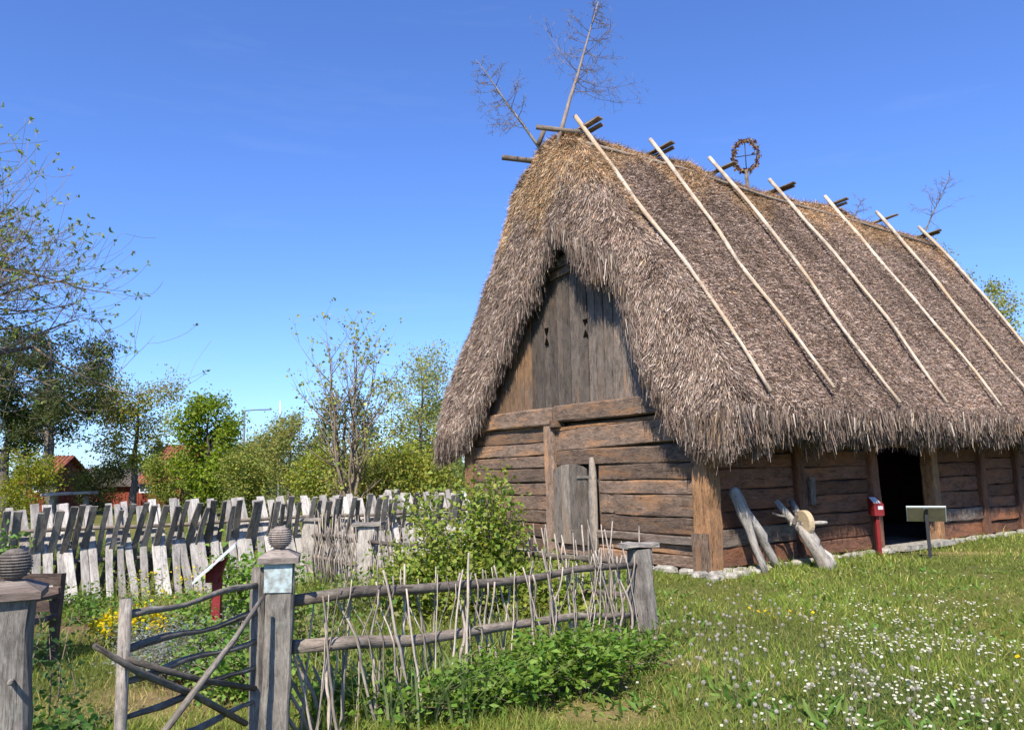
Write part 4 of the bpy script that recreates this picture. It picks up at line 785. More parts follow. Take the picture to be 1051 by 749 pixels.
blossoms(yb, [(p[0], p[1], p[2] + 0.03) for p in dome(60, 0.36, 0.22, 0.34, rg, 0.8)], 0.035, (0.42, 0.34, 0.006), 12, 61)
tb = bush('yellow_flowers', gp(158, 640), [(rg.uniform(-0.35, 0.6), rg.uniform(-0.2, 0.2), rg.uniform(0.3, 0.6)) for _ in range(16)], 'loose tall yellow blooms in front of the plank fence', 'flowers', 320, 0.035, (0.15, 0.21, 0.05), seed=52, spread=0.04, r0=0.004)
blossoms(tb, [(rg.uniform(-0.4, 0.65), rg.uniform(-0.2, 0.2), rg.uniform(0.3, 0.62)) for _ in range(26)], 0.03, (0.40, 0.34, 0.015), 5, 62)
wb = bush('weed_stalks', gp(52, 765), [(rg.uniform(-0.16, 0.2), rg.uniform(-0.1, 0.15), rg.uniform(0.45, 0.85)) for _ in range(5)], 'dark leafy weed stalks beside the left gate post', 'plant', 220, 0.04, (0.04, 0.075, 0.02), seed=53, spread=0.035, r0=0.005, lo=0.1)
bush('weed_stalks', gp(70, 775), dome(12, 0.25, 0.15, 0.12, rg), 'low dark green weeds at the bottom edge by the left post', 'plant', 600, 0.05, (0.05, 0.10, 0.02), seed=54, spread=0.04)
bush('lilac_shrub', np.array([-6.0, 8.9, 0]), [(rg.uniform(-0.5, 0.25), rg.uniform(-0.2, 0.2), rg.uniform(0.6, 1.15)) for _ in range(12)], 'leafy shrub at the left edge in front of the plank fence', 'bush', 600, 0.08, (0.08, 0.15, 0.03), seed=55, spread=0.06)
for i, (px, py) in enumerate(((330, 690), (380, 640), (345, 640))):
    bush('garden_plant', gp(px, py), dome(16, 0.5, 0.4, 0.5, rg), ['green plant just inside the fence next to the gate post', 'leafy plant left of the currant bush', 'low growth in front of the brushwood fence'][i], 'plant', 800, 0.05, (0.10, 0.155, 0.03), seed=70 + i, spread=0.08, alt=(0.2, 0.2, 0.08))
for i, (px, py) in enumerate(((110, 640), (75, 628))):
    bush('garden_plant', gp(px, py), dome(24, 0.7, 0.2, 0.11, rg), ['low green weeds at the foot of the plank fence behind the yellow flowers', 'low weeds at the foot of the plank fence by the bench'][i], 'plant', 900, 0.05, (0.08, 0.14, 0.025), seed=80 + i, spread=0.05)

# ------------------------------------------------------------------ trees
def tree(name, base, height, label, seed, *a, **k):
    a = list(a); a[5 - 1] = int(a[5 - 1] * (1.0 if k.get('clump') else 1.75)); a[6 - 1] *= (1.0 if k.get('clump') else 0.74)
    return tree_(name, base, height, label, seed, *a, **k)
def tree_(name, base, height, label, seed, trunk_r=0.15, clear=0.25, width=2.0, nb=26, nleaf=6000, ls=0.16, col=(0.07, 0.11, 0.022), shape=1.0, spread=0.28, alt=None, up=0.5, stems=1, bark='bark', kind='tree', group=None, clump=0, twigs=5, lean=(0, 0)):
    rg = random.Random(seed); rn = np.random.default_rng(seed); t = empty(name, base, label, kind, group=group); mb = MB(); tw = []
    for sN in range(stems):
        sp = 0.0 if stems == 1 else 1.0; a = rg.uniform(0, 6.28); tilt = Vector((math.cos(a), math.sin(a), 0)) * width * 0.45 * sp * rg.uniform(0.3, 1); hh = height * (1 if sN == 0 else rg.uniform(0.75, 1))
        pts = [Vector((0, 0, -0.1))] + [Vector((lean[0] * k / 8, lean[1] * k / 8, hh * k / 8)) + tilt * (k / 8) ** 0.8 + Vector((rg.gauss(0, 1), rg.gauss(0, 1), 0)) * height * 0.010 for k in range(1, 9)]
        mb.tube(pts, [trunk_r / math.sqrt(stems) * (1 - 0.93 * k / 8) for k in range(9)], 7, 0.06)
        for i in range(nb // stems):
            u = clear + (0.97 - clear) * (i + rg.random()) / (nb // stems); k = min(7, int(u * 8)); p = pts[k].lerp(pts[k + 1], u * 8 - k)
            prof = math.sin(math.pi * min(1, max(0.08, ((1 - u) / (1 - clear)) ** shape * 0.85 + 0.06))) ** 0.8
            l = width * prof * rg.uniform(0.65, 1.1) / (1 + 0.4 * sp); a = rg.uniform(0, 6.28); d = Vector((math.cos(a), math.sin(a), up * rg.uniform(0.3, 1.4))).normalized()
            e = p + d * l; md = p.lerp(e, 0.5) + Vector((0, 0, -0.05 * l)); r0 = max(0.012, trunk_r * 0.22 * (1 - u) + 0.008)
            mb.tube([p, md, e], [r0, r0 * 0.6, r0 * 0.2], 4); tw.append((md, e))
            for _ in range(twigs):
                f = rg.uniform(0.3, 1); s_ = p.lerp(e, f); dd = (d + Vector((rg.gauss(0, 0.7), rg.gauss(0, 0.7), rg.gauss(0.15, 0.5)))).normalized(); e2 = s_ + dd * l * rg.uniform(0.2, 0.45)
                mb.tube([s_, e2], [r0 * 0.35, r0 * 0.12], 3); tw.append((s_, e2))
    mb.obj('trunk', M[bark], t)
    A = np.array([[list(a), list(b_)] for a, b_ in tw]); ln = np.linalg.norm(A[:, 1] - A[:, 0], axis=1) + 0.1
    wt = ln * rn.uniform(0.2, 1.6, len(ln)); k = rn.choice(len(A), nleaf, p=wt / wt.sum()); u = rn.uniform(0.25, 1.08, nleaf)[:, None] if not clump else np.clip(1 - np.abs(rn.normal(size=(nleaf, 1))) * 0.12, 0, 1.05)
    P = A[k, 0] * (1 - u) + A[k, 1] * u + rn.normal(size=(nleaf, 3)) * spread; D = unit(rn.normal(size=(nleaf, 3)) + np.array([0, 0, -0.1])); L = rn.uniform(ls * 0.6, ls * 1.35, nleaf)
    v, T, c = leaves(P, D, L, L * 0.7, lcol(nleaf, (col[0] * 1.5, col[1] * 1.3, col[2] * 0.95), 0.28, rn, None if alt is None else (alt[0] * 1.45, alt[1] * 1.3, alt[2]), 0.25) * rn.uniform(0.8, 1.2, len(A))[k][:, None], rn)
    link('crown', tri_mesh('crown', v, T, c), M['leaf'], t); return t
def tbase(px, Y): p = at(px, 495, Y); return np.array([p[0], p[1], 0])
def th(py, px, Y): return float(at(px, py, Y)[2])
GR = 'trees beyond the plank fence'
tree('pine_tree', tbase(52, 36), th(340, 60, 36), 'dark broad pine behind the bare branches on the left', 101, 0.34, 0.40, 3.5, 40, 12500, 0.15, (0.026, 0.040, 0.015), 0.9, 0.20, alt=(0.045, 0.055, 0.02), up=0.12, lean=(-0.6, 0))
tree('pine_tree', tbase(5, 38), th(362, 5, 38), 'second dark pine at the left edge, partly out of the picture', 102, 0.30, 0.3, 3.2, 34, 6500, 0.20, (0.034, 0.055, 0.02), 0.9, 0.32, up=0.35)
tree('broadleaf_tree', tbase(138, 40), th(402, 140, 40), 'rounded light olive tree right of the dark pine', 103, 0.22, 0.33, 2.9, 34, 5200, 0.17, (0.105, 0.125, 0.03), 0.8, 0.26, alt=(0.15, 0.16, 0.05), up=0.5, group=GR)
tree('maple_tree', tbase(211, 34), th(412, 214, 34), 'dense bright green maple with a pointed top beside the red house', 104, 0.16, 0.08, 1.45, 44, 7000, 0.18, (0.075, 0.12, 0.016), 1.05, 0.24, alt=(0.11, 0.16, 0.02), up=0.6, group=GR)
tree('young_tree', tbase(297, 38), th(433, 292, 38), 'small grey-green young tree left of the many-stemmed tree', 105, 0.13, 0.2, 1.7, 30, 4200, 0.15, (0.11, 0.135, 0.05), 0.9, 0.22, up=0.8, group=GR)
tree('young_tree', tbase(268, 44), th(458, 268, 44), 'low hazy green tree behind the street lamp', 106, 0.13, 0.15, 1.8, 30, 4200, 0.17, (0.115, 0.14, 0.055), 0.9, 0.28, up=0.7, group=GR)
tree('budding_tree', tbase(358, 21), th(345, 370, 21), 'tall sparse many-stemmed tree just coming into leaf', 107, 0.15, 0.14, 2.9, 80, 1300, 0.10, (0.13, 0.17, 0.04), 0.75, 0.05, alt=(0.2, 0.22, 0.07), up=1.6, stems=8, bark='twig', clump=1, twigs=5)
tree('spruce_tree', tbase(352, 33), th(402, 352, 33), 'dark green spruce behind the sparse many-stemmed tree', 108, 0.16, 0.08, 1.9, 46, 5000, 0.15, (0.045, 0.065, 0.022), 1.6, 0.18, up=0.1, group=GR)
tree('birch_tree', tbase(432, 33), th(372, 430, 33), 'airy pale green tree beside the left edge of the thatch', 109, 0.14, 0.18, 2.1, 44, 4600, 0.13, (0.135, 0.165, 0.055), 0.9, 0.22, up=0.9, group=GR)
tree('broadleaf_tree', tbase(462, 40), th(415, 465, 40), 'leafy tree standing close behind the left edge of the barn roof', 110, 0.15, 0.12, 2.6, 40, 5200, 0.16, (0.10, 0.135, 0.035), 0.9, 0.28, up=0.6, group=GR)
for i, (px, py, Y, wd, cl, lab) in enumerate(((405, 458, 27, 1.8, (0.12, 0.15, 0.025), 'yellow-green bushy tree in front of the airy birch'), (322, 462, 30, 1.6, (0.11, 0.14, 0.03), 'bushy green shrub below the many-stemmed tree'), (440, 470, 24, 1.5, (0.12, 0.15, 0.035), 'bright bushy shrub at the barn corner behind the fence'), (175, 470, 38, 1.9, (0.09, 0.125, 0.03), 'green shrub between the olive tree and the maple'), (95, 475, 40, 2.2, (0.05, 0.07, 0.022), 'dark hedge-like bush under the pine'), (25, 470, 33, 1.6, (0.10, 0.125, 0.02), 'yellow-green shrub under the left edge pine'), (255, 470, 32, 1.5, (0.10, 0.13, 0.035), 'small bush right of the maple'), (370, 475, 24, 1.3, (0.13, 0.15, 0.05), 'pale shrub behind the foot of the many-stemmed tree'))):
    tree('shrub', tbase(px, Y), th(py, px, Y), lab, 120 + i, 0.07, 0.05, wd, 30, 3000, 0.14, cl, 0.9, 0.22, up=0.7, stems=3, kind='shrub', group='shrubs beyond the plank fence')
tree('birch_tree', tbase(1034, 44), th(284, 1030, 44), 'airy light green tree rising behind the far roof edge', 130, 0.22, 0.3, 2.9, 50, 4200, 0.2, (0.12, 0.145, 0.045), 0.8, 0.24, up=0.9, stems=2)
tree('birch_tree', tbase(978, 46), th(240, 980, 46), 'slim tree top peeking over the roof near the last pole', 131, 0.18, 0.3, 1.9, 36, 2200, 0.16, (0.12, 0.145, 0.045), 0.8, 0.2, up=1.1)
# the bare budding tree on the left edge
def bare_tree(base, seed):
    rg = random.Random(seed); t = empty('budding_tree', base, 'near-bare tree with curving twigs and leaf buds reaching in from the left', 'tree'); mb = MB(); mb2 = MB(); tips = []
    def grow(p, d, L, r, lev):
        n = 5; pts = [p]; q = p.copy(); dd = d.copy(); wob = Vector((rg.gauss(0, 1), rg.gauss(0, 1), rg.gauss(0, 1)))
        for k in range(n):
            dd = (dd + wob * 0.06 + Vector((rg.gauss(0, 0.10), rg.gauss(0, 0.10), rg.gauss(0, 0.08))) + Vector((0, 0, 0.05 if lev < 3 else 0.13))).normalized(); q = q + dd * (L / n); pts.append(q.copy())
        rr = [max(0.0035, r * (1 - 0.62 * k / n)) for k in range(n + 1)]; (mb if lev < 2 else mb2).tube(pts, rr, 7 if lev < 2 else (4 if lev == 2 else 3))
        if lev >= 4 or r < 0.0042: tips.append((pts[-1], dd)); return
        nb = {0: 7, 1: 7, 2: 6, 3: 4}[lev]
        for i in range(nb):
            f = rg.uniform(0.25, 1.0) if lev else rg.uniform(0.4, 1.0); x = f * n; k = min(n - 1, int(x)); s_ = pts[k].lerp(pts[k + 1], x - k)
            o = Matrix.Rotation(rg.uniform(0, 6.28), 3, dd) @ dd.orthogonal().normalized(); bd = (dd * rg.uniform(0.35, 0.9) + o * rg.uniform(0.5, 1.0) - Vector((0, 0, 0.12))).normalized()
            grow(s_, bd, L * rg.uniform(0.5, 0.78) if lev else L * rg.uniform(0.8, 1.05), rr[k] * rg.uniform(0.4, 0.62), lev + 1)
        tips.append((pts[-1], dd))
    mb.tube([Vector((0, 0, -0.1)), Vector((0.05, 0, 1.4)), Vector((0.0, 0.05, 3.5))], [0.24, 0.2, 0.18], 9, 0.05)
    o = Vector((0, 0.05, 3.5))
    for d in ((0.85, -0.2, 0.30), (0.75, 0.25, 0.75), (0.35, -0.1, 1.0), (0.95, 0.1, -0.12), (-0.5, 0.1, 0.9), (0.7, -0.5, 0.5), (0.6, -0.1, 1.0), (0.8, 0.1, 0.5), (0.5, 0.3, 0.9), (0.55, -0.2, 1.15), (0.75, 0.1, 0.9)):
        grow(o + Vector((0, 0, rg.uniform(-0.3, 0.3))), Vector(d).normalized(), 2.45, 0.08, 1)
    mb.obj('trunk', M['bark'], t); mb2.obj('twigs', M['twig'], t)
    rn = np.random.default_rng(seed); P = np.array([list(a) for a, _ in tips]); Dn = np.array([list(b_) for _, b_ in tips]); keep = rn.random(len(P)) < 0.6; P, Dn = P[keep], Dn[keep]
    P = np.repeat(P, 5, 0); Dn = np.repeat(Dn, 5, 0); n = len(P); D = unit(Dn * 0.7 + rn.normal(size=(n, 3)) * 0.7); L = rn.uniform(0.045, 0.10, n)
    v, T, c = leaves(P, D, L, L * 0.5, lcol(n, (0.13, 0.17, 0.045), 0.3, rn, (0.2, 0.2, 0.08)), rn); link('leaf_buds', tri_mesh('leaf_buds', v, T, c), M['leaf'], t)
    return len(tips)
print('tips', bare_tree(np.array([-10.3, 11.9, 0]), 5))

# ------------------------------------------------------------------ distant things
def house(px0, px1, Y, eave_py, ridge_py, label, seed, over=0.3, wall='falu', roof='tile', wpx=()):
    a, b = at(px0, 500, Y), at(px1, 500, Y); c = (a + b) / 2; wdt = abs(b[0] - a[0]); ez, rz = th(eave_py, (px0 + px1) / 2, Y), th(ridge_py, (px0 + px1) / 2, Y + 2.2)
    t = empty('red_house', (c[0], c[1], 0), label, 'house'); dp = 4.4; hw = wdt / 2
    MB().prism([(-dp / 2 * 0 + 0, 0), (dp, 0), (dp, ez), (dp / 2, rz - 0.12), (0, ez)], wdt - 2 * over, (1, 0, 0), (-hw + over, 0, -0.05), (0, 1, 0), (0, 0, 1)).obj('wall', M[wall], t)
    rg = random.Random(seed)
    for s in (0, 1):
        n = int(wdt / 0.22); sl_ = math.hypot(dp / 2 + 0.35, rz - ez + 0.25); pb = MB()
        y0, z0 = (-0.35, ez - 0.22) if s == 0 else (dp + 0.35, ez - 0.22)
        rf = MB().prism([(-hw, 0), (hw, 0), (hw, 1), (-hw, 1)], 0.10, (0, 0, 1), (0, y0, z0), (1, 0, 0), (0, dp / 2 - y0, rz - z0)).obj('roof_slope', M[roof], t)
        for k in range(n):
            x = -hw + (k + 0.5) * wdt / n; MB().tube([(x, y0, z0 + 0.09), (x, dp / 2, rz + 0.09)], 0.075, 5).obj('tile_row', M[roof], rf) if s == 0 else None
    for (x, z) in wpx:
        w = MB().beam((x - 0.35, -0.02, z), (x + 0.35, -0.02, z), 0.08, 0.8, seg=1, jit=0).obj('window', M['whitepaint'], t)
        for sx_ in (-0.16, 0.16): MB().beam((x + sx_ - 0.13, -0.05, z), (x + sx_ + 0.13, -0.05, z), 0.04, 0.62, seg=1, jit=0).obj('pane', M['glass'], w)
    k = -hw + over + 0.25
    while k < hw - over: MB().beam((k, -0.02, 0), (k, -0.02, ez - 0.05), 0.05, 0.03, up=(0, 1, 0), seg=1, jit=0).obj('batten', M[wall], t); k += 0.42
    return t
house(140, 190, 46, 492, 474, 'red house with a tiled roof between the olive tree and the maple', 1, wpx=((-0.9, 1.3),))
house(155, 200, 58, 476, 458, 'farther red house roof showing above the nearer tiled roof', 2)
house(22, 52, 44, 492, 470, 'small red house half hidden under the pine at the left', 3, wpx=((0.2, 1.5),))
house(60, 150, 50, 496, 482, 'long low dark-roofed red shed behind the pine trunk', 4, roof='roofdark')
lp_ = tbase(249, 62); t = empty('street_lamp', lp_, 'thin grey street lamp with a long arm above the distant trees', 'street lamp'); hz = th(421, 249, 62)
MB().tube([(0, 0, -0.1), (0, 0, hz * 0.6), (0, 0, hz)], [0.12, 0.10, 0.08], 8).obj('pole', M['steel'], t)
MB().tube([(-0.15, 0, hz - 0.05), (0.9, 0, hz + 0.02), (1.5, 0, hz + 0.02)], 0.055, 6).obj('arm', M['steel'], t)
MB().beam((1.35, 0, hz + 0.01), (2.15, 0, hz + 0.03), 0.25, 0.09, seg=2, jit=0).obj('lamp_head', M['steel'], t)
fp = tbase(286, 66); t = empty('flagpole', fp, 'slim white flagpole beside the street lamp', 'flagpole'); hz = th(412, 286, 66)
MB().tube([(0, 0, -0.1), (0, 0, hz * 0.5), (0, 0, hz - 0.1)], [0.08, 0.065, 0.045], 8).obj('pole', M['whitepaint'], t)
MB().tube([(0, 0, hz - 0.1), (0, 0, hz - 0.06), (0, 0, hz), (0, 0, hz + 0.03)], [0.05, 0.08, 0.08, 0.03], 8).obj('knob', M['whitepaint'], t)
# dry stone wall behind the fence
s0 = tbase(380, 19.0); s1 = tbase(424, 19.6); ws_ = empty('dry_stone_wall', s0, 'pale limestone dry wall behind the plank fence near the barn', 'wall'); d = Vector(s1 - s0); L = d.length; d.normalize(); z = 0
rg = random.Random(4)
for row in range(14):
    h = rg.uniform(0.045, 0.07); x = rg.uniform(0, 0.15) + max(0, row - 9) * 0.12
    while x < L - max(0, row - 9) * 0.15:
        l = rg.uniform(0.06, 0.17); p = d * (x + l)
        stone(MB(), (p.x, p.y + rg.uniform(-0.10, 0.10), z + h), l * rg.uniform(0.95, 1.15), rg.uniform(0.16, 0.26), h * rg.uniform(1.0, 1.35), rg).obj('stone', M['limestone'], ws_)
        x += 2 * l
    z += 2 * h * 0.88
# weathered board table behind the fence at left
tb_ = at(72, 507, 15.5); t = empty('board_table', (tb_[0], tb_[1], 0), 'grey weathered board table top showing above the plank fence at left', 'table', 0.25); hz = float(at(72, 507, 15.5)[2])
for k in range(3): MB().beam((-0.42, -0.25 + 0.25 * k, hz), (0.42, -0.25 + 0.25 * k, hz + 0.02), 0.23, 0.05, seg=3, jit=0.006).obj('board', M['grey_wood'], t)
for x in (-0.3, 0.3): MB().beam((x, 0, -0.05), (x, 0, hz - 0.03), 0.09, 0.09, up=(0, 1, 0), seg=2, jit=0.004).obj('leg', M['grey_wood'], t)
# far woodland closing the horizon
rn = np.random.default_rng(77); n = 26000; an_ = rn.uniform(-0.85, 0.85, n); rd = rn.uniform(75, 100, n); hh = 3.6 + 1.3 * vn(an_ * 30, an_ * 0, 1.2, 71) + 0.6 * vn(an_ * 30, an_ * 0, 5, 72)
P = np.stack([np.sin(an_) * rd, np.cos(an_) * rd, np.maximum(0.1, np.sqrt(rn.random(n)) * np.maximum(1.2, hh))], -1); D = unit(rn.normal(size=(n, 3))); L = rn.uniform(0.35, 0.8, n)
cc = lcol(n, (0.085, 0.11, 0.04), 0.3, rn) * (1 + 0.3 * vn(an_ * 30, an_ * 0, 2.5, 73))[:, None]
v, T, c = leaves(P, D, L, L * 0.8, cc, rn); link('far_woodland', tri_mesh('far_woodland', v, T, c), M['leaf'], label='distant green woodland closing the horizon behind the fence', cat='woodland', kind='stuff')

# ------------------------------------------------------------------ grass and lawn flowers
n = 330000; r = np.exp(G.uniform(math.log(2.6), math.log(26), n)); a = G.uniform(-0.80, 0.80, n); X, Y = np.sin(a) * r, np.cos(a) * r
side = (X - fa[0]) * (fb[1] - fa[1]) - (Y - fa[1]) * (fb[0] - fa[0])          # >0: on the lawn side of the front fence
garden = (side < 0) & (X < 1.2 + (7.7 - Y) * 1.05)
soil, dry = patch(X, Y, SOIL), patch(X, Y, DRY)
keep = ~in_barn(X, Y, 0.12) & (G.random(n) > np.clip(soil * 1.5, 0, 0.93)) & (G.random(n) > 0.5 * dry)
X, Y, r, soil, dry, garden = X[keep], Y[keep], r[keep], soil[keep], dry[keep], garden[keep]; n = len(X)
h1, h2 = vn(X, Y, 1.6, 51) * 0.5 + 0.5, vn(X, Y, 4.5, 52) * 0.5 + 0.5
gs = (X - BO[0]) * BG[0] + (Y - BO[1]) * BG[1]; gl_ = (X - BO[0]) * BL[0] + (Y - BO[1]) * BL[1]
nearwall = np.exp(-np.clip(-gs - 0.2, 0, 5) / 0.35) * (gl_ > 0) * (gs < 0)
H = (0.045 + 0.07 * h1 * h2 + 0.05 * np.clip(h2 - 0.6, 0, 1)) * G.uniform(0.6, 1.5, n) + nearwall * G.uniform(0.0, 0.14, n) + garden * G.uniform(0, 0.07, n)
tall = G.random(n) < 0.02; H[tall] *= 2.0; H *= np.where(dry > 0.4, 0.7, 1)
Wd = G.uniform(0.0035, 0.0075, n) * np.clip(r / 5.5, 0.8, 3.2)
fallm = np.exp(-(np.maximum(0, np.hypot(X, Y - 10) - 18) / 15) ** 2)
P = np.stack([X, Y, gz(X, Y) * fallm - 0.01], -1); D = unit(np.stack([G.normal(0, 0.3, n), G.normal(0, 0.3, n), np.ones(n)], -1)); bend = G.normal(size=(n, 3)) * (H * 0.35)[:, None]; bend[:, 2] = -np.abs(bend[:, 2]) * 0.4
gpal = np.array([[0.105, 0.135, 0.028], [0.135, 0.155, 0.038], [0.08, 0.115, 0.022], [0.17, 0.17, 0.055], [0.26, 0.215, 0.10], [0.09, 0.14, 0.025]])
pk = G.choice(6, n, p=[.28, .23, .18, .12, .05, .14]); pk = np.where((G.random(n) < 0.6 * dry + 0.08 * (1 - h1) * h2), 4, pk); col = gpal[pk] * (0.78 + 0.4 * h1)[:, None] * G.uniform(0.7, 1.35, (n, 1)) * np.array([1.56, 1.56, 1.2])
v, T, c = blades(P, D, H, Wd, bend, col)
link('grass', tri_mesh('grass', v, T, c), M['grass'], label='short green and straw-flecked lawn grass over all the ground', cat='grass', kind='stuff')
n = 26000; X, Y = G.uniform(-3.3, 1.3, n), G.uniform(4.6, 12.2, n)
sd = (X - fa[0]) * (fb[1] - fa[1]) - (Y - fa[1]) * (fb[0] - fa[0]); bk = (X - 1.2) * (10.75 - 7.7) - (Y - 7.7) * (-2.0 - 1.2)
k = (sd < -0.15) & (bk < -0.1) & (X > -1.25 - (Y - 4.7) * 0.28) & (vn(X, Y, 2.5, 57) > -0.55); X, Y = X[k], Y[k]; n = len(X); H = G.uniform(0.14, 0.42, n)
P = np.stack([X, Y, gz(X, Y) - 0.01], -1); D = unit(np.stack([G.normal(0, 0.22, n), G.normal(0, 0.22, n), np.ones(n)], -1)); bend = G.normal(size=(n, 3)) * (H * 0.3)[:, None]; bend[:, 2] = -np.abs(bend[:, 2]) * 0.5
col = np.array([[0.16, 0.20, 0.035], [0.20, 0.23, 0.05], [0.12, 0.17, 0.03], [0.28, 0.25, 0.11]])[G.choice(4, n, p=[.4, .25, .25, .1])] * G.uniform(0.75, 1.3, (n, 1))
v, T, c = blades(P, D, H, G.uniform(0.006, 0.013, n), bend, col); link('bed_grass', tri_mesh('bed_grass', v, T, c), M['grass'], label='tall bright grass filling the bed between the two stick fences', cat='grass', kind='stuff')
# broad lawn weeds (dandelion leaves) lying low
n = 9000; r = np.exp(G.uniform(math.log(3.5), math.log(15), n)); a = G.uniform(-0.1, 0.75, n); X, Y = np.sin(a) * r, np.cos(a) * r; k = (vn(X, Y, 2.2, 55) > 0.25) & ~in_barn(X, Y, 0.3); X, Y = X[k], Y[k]; n = len(X)
D = unit(np.stack([G.normal(size=n), G.normal(size=n), np.abs(G.normal(0.6, 0.3, n))], -1)); L = G.uniform(0.06, 0.15, n)
v, T, c = leaves(np.stack([X, Y, gz(X, Y)], -1), D, L, L * 0.28, lcol(n, (0.10, 0.16, 0.03), 0.3)); link('lawn_weeds', tri_mesh('lawn_weeds', v, T, c), M['leaf'], label='low broad-leaved weeds scattered through the lawn', cat='weeds', kind='stuff')

def head_daisy(V, T, Cc, p, s, rn, petal=(0.64, 0.63, 0.59), eye=(0.7, 0.5, 0.03)):
    b = len(V); nrm_ = unit(np.array([rn.normal() * 0.3 - 0.1, rn.normal() * 0.3 - 0.25, 1.0])); u = unit(np.cross(nrm_, [0.3, 1, 0.1])); w = np.cross(nrm_, u); k = 8
    V.append(p); Cc.append(petal)
    for j in range(k): th_ = j * 6.283 / k; V.append(p + (u * math.cos(th_) + w * math.sin(th_)) * s * (1 if j % 2 else 0.8)); Cc.append(petal)
    for j in range(k): T.append((b, b + 1 + j, b + 1 + (j + 1) % k))
    b2 = len(V)
    for j in range(4): th_ = j * 1.571; V.append(p + nrm_ * 0.003 + (u * math.cos(th_) + w * math.sin(th_)) * s * 0.36); Cc.append(eye)
    T.append((b2, b2 + 1, b2 + 2)); T.append((b2, b2 + 2, b2 + 3))
def stem(V, T, Cc, p0, p1, w=0.002, col=(0.12, 0.16, 0.05)):
    b = len(V); s_ = np.array([w, 0, 0]); s2 = np.array([0, w, 0]); V += [p0 - s_, p0 + s_ + s2, p1 + s_, p1 - s_ - s2]; Cc += [col] * 4; T += [(b, b + 1, b + 2), (b, b + 2, b + 3)]
rn = np.random.default_rng(5)
dm_ = []
for q in range(5):
    V, T, Cc = [], [], []; h = rn.uniform(0.07, 0.13); top = np.array([rn.normal() * 0.01, rn.normal() * 0.01, h]); stem(V, T, Cc, np.zeros(3), top); head_daisy(V, T, Cc, top, rn.uniform(0.011, 0.014), rn); me = tri_mesh('daisy', np.array(V), T, np.array(Cc)); me.materials.append(M['leaf']); dm_.append(me)
cl_ = []
for q in range(4):   # dandelion clocks
    V, T, Cc = [], [], []; h = rn.uniform(0.12, 0.22); top = np.array([rn.normal() * 0.02, rn.normal() * 0.02, h]); stem(V, T, Cc, np.zeros(3), top, 0.003, (0.22, 0.2, 0.1)); s = rn.uniform(0.013, 0.018)
    dirs = unit(rn.normal(size=(90, 3)))
    for d_ in dirs:
        b = len(V); u = unit(np.cross(d_, [0.2, 0.3, 1])); w = np.cross(d_, u); e = top + d_ * s
        V += [top, e + u * 0.0007, e - u * 0.0007, e + u * 0.0045, e - u * 0.002 + w * 0.004, e - u * 0.002 - w * 0.004]; Cc += [(0.3, 0.25, 0.18)] + [(0.46, 0.43, 0.36)] * 5; T += [(b, b + 1, b + 2), (b + 3, b + 4, b + 5)]
    me = tri_mesh('dandelion_clock', np.array(V), T, np.array(Cc)); me.materials.append(M['leaf']); cl_.append(me)
V, T, Cc = [], [], []; stem(V, T, Cc, np.zeros(3), np.array([0, 0, 0.1])); head_daisy(V, T, Cc, np.array([0, 0, 0.1]), 0.02, rn, (0.75, 0.52, 0.01), (0.7, 0.45, 0.01)); dand = tri_mesh('dandelion', np.array(V), T, np.array(Cc)); dand.materials.append(M['leaf'])
def okp(p): return p[1] < 18 and not bool(in_barn(np.array(p[0]), np.array(p[1]), 0.25))
pts = []
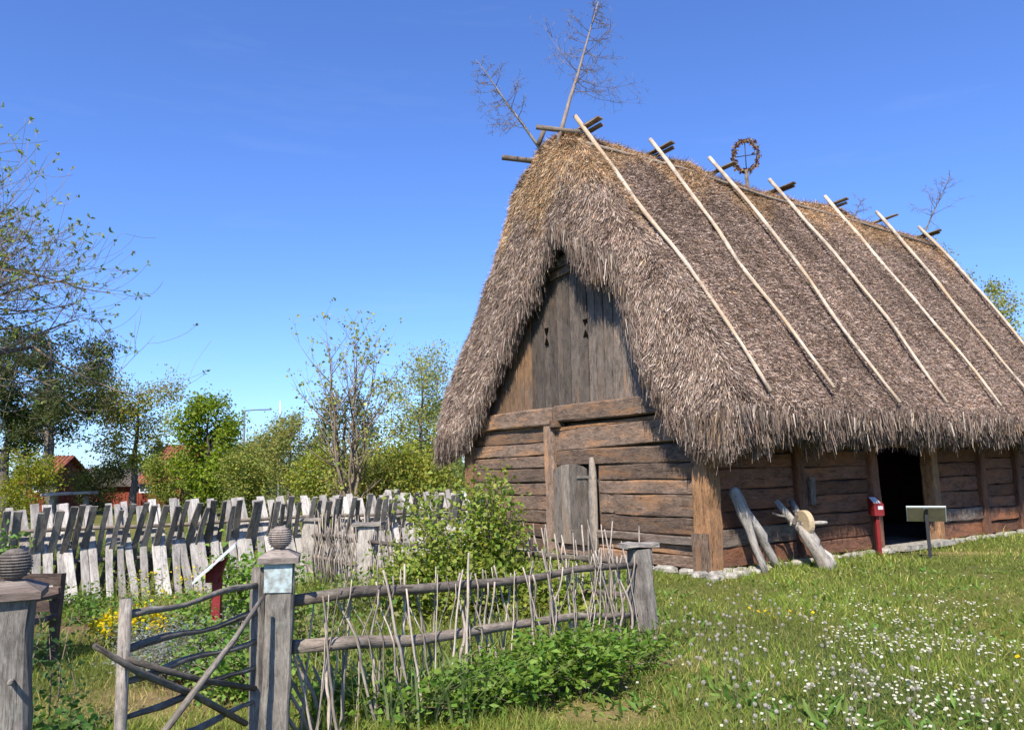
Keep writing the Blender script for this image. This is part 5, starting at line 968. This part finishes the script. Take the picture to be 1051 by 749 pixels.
while len(pts) < 1050:
    u = rn.random()
    if u < 0.62: px, py = rn.normal(930, 75), rn.normal(668, 38)
    elif u < 0.85: px, py = rn.uniform(760, 1120), rn.uniform(590, 790)
    else: px, py = rn.uniform(600, 1120), rn.uniform(580, 790)
    if py < 585 - (px - 740) * 0.1 or px < 600: continue
    p = gp(px, py)
    if okp(p) and vn(p[0], p[1], 3.5, 61) > rn.uniform(-0.7, 0.3): pts.append(p)
pts.sort(key=lambda p: p[0] ** 2 + p[1] ** 2)
for p in pts[:300]:
    o = link('daisy', dm_[int(rn.integers(5))], None, None, 'small white daisy in the drift across the lawn at lower right', 'daisy', 'daisies on the lawn'); o.location = (p[0], p[1], float(gz(p[0], p[1])) - 0.005); o.rotation_euler = (0, 0, rn.normal() * 0.4); o.scale = (0.85,) * 3
V, T, Cc = [], [], []
for p in pts[300:]:
    h = rn.uniform(0.08, 0.14); q = np.array([p[0], p[1], float(gz(p[0], p[1]))]); stem(V, T, Cc, q, q + [0, 0, h]); head_daisy(V, T, Cc, q + [rn.normal() * 0.01, 0, h], rn.uniform(0.009, 0.013), rn)
link('daisies', tri_mesh('daisies', np.array(V), T, np.array(Cc)), M['leaf'], label='drift of tiny white daisies farther across the lawn', cat='daisies', kind='stuff')
cnt = 0
while cnt < 190:
    u = rn.random(); px, py = (rn.normal(730, 55), rn.normal(660, 30)) if u < 0.4 else ((rn.uniform(690, 960), rn.uniform(650, 770)) if u < 0.75 else (rn.uniform(680, 1080), rn.uniform(600, 760)))
    p = gp(px, py)
    if px < 688 + (py - 640) * -0.3 or py < 610 or not okp(p): continue
    o = link('dandelion_clock', cl_[int(rn.integers(4))], None, None, 'fluffy white dandelion clock standing in the lawn right of the end post', 'dandelion', 'dandelion clocks on the lawn'); o.location = (p[0], p[1], float(gz(p[0], p[1])) - 0.01); o.rotation_euler = (0, 0, rn.uniform(0, 6.28)); cnt += 1
for (px, py) in ((779, 638), (786, 637), (790, 641), (783, 640), (820, 640), (826, 643), (812, 636), (770, 634), (983, 718), (796, 645), (1046, 690), (835, 637)):
    p = gp(px, py); o = link('dandelion', dand, None, None, 'yellow dandelion flower in the lawn', 'dandelion', 'yellow dandelions on the lawn'); o.location = (p[0], p[1], float(gz(p[0], p[1]))); o.rotation_euler = (0, 0, rn.uniform(0, 6.28))
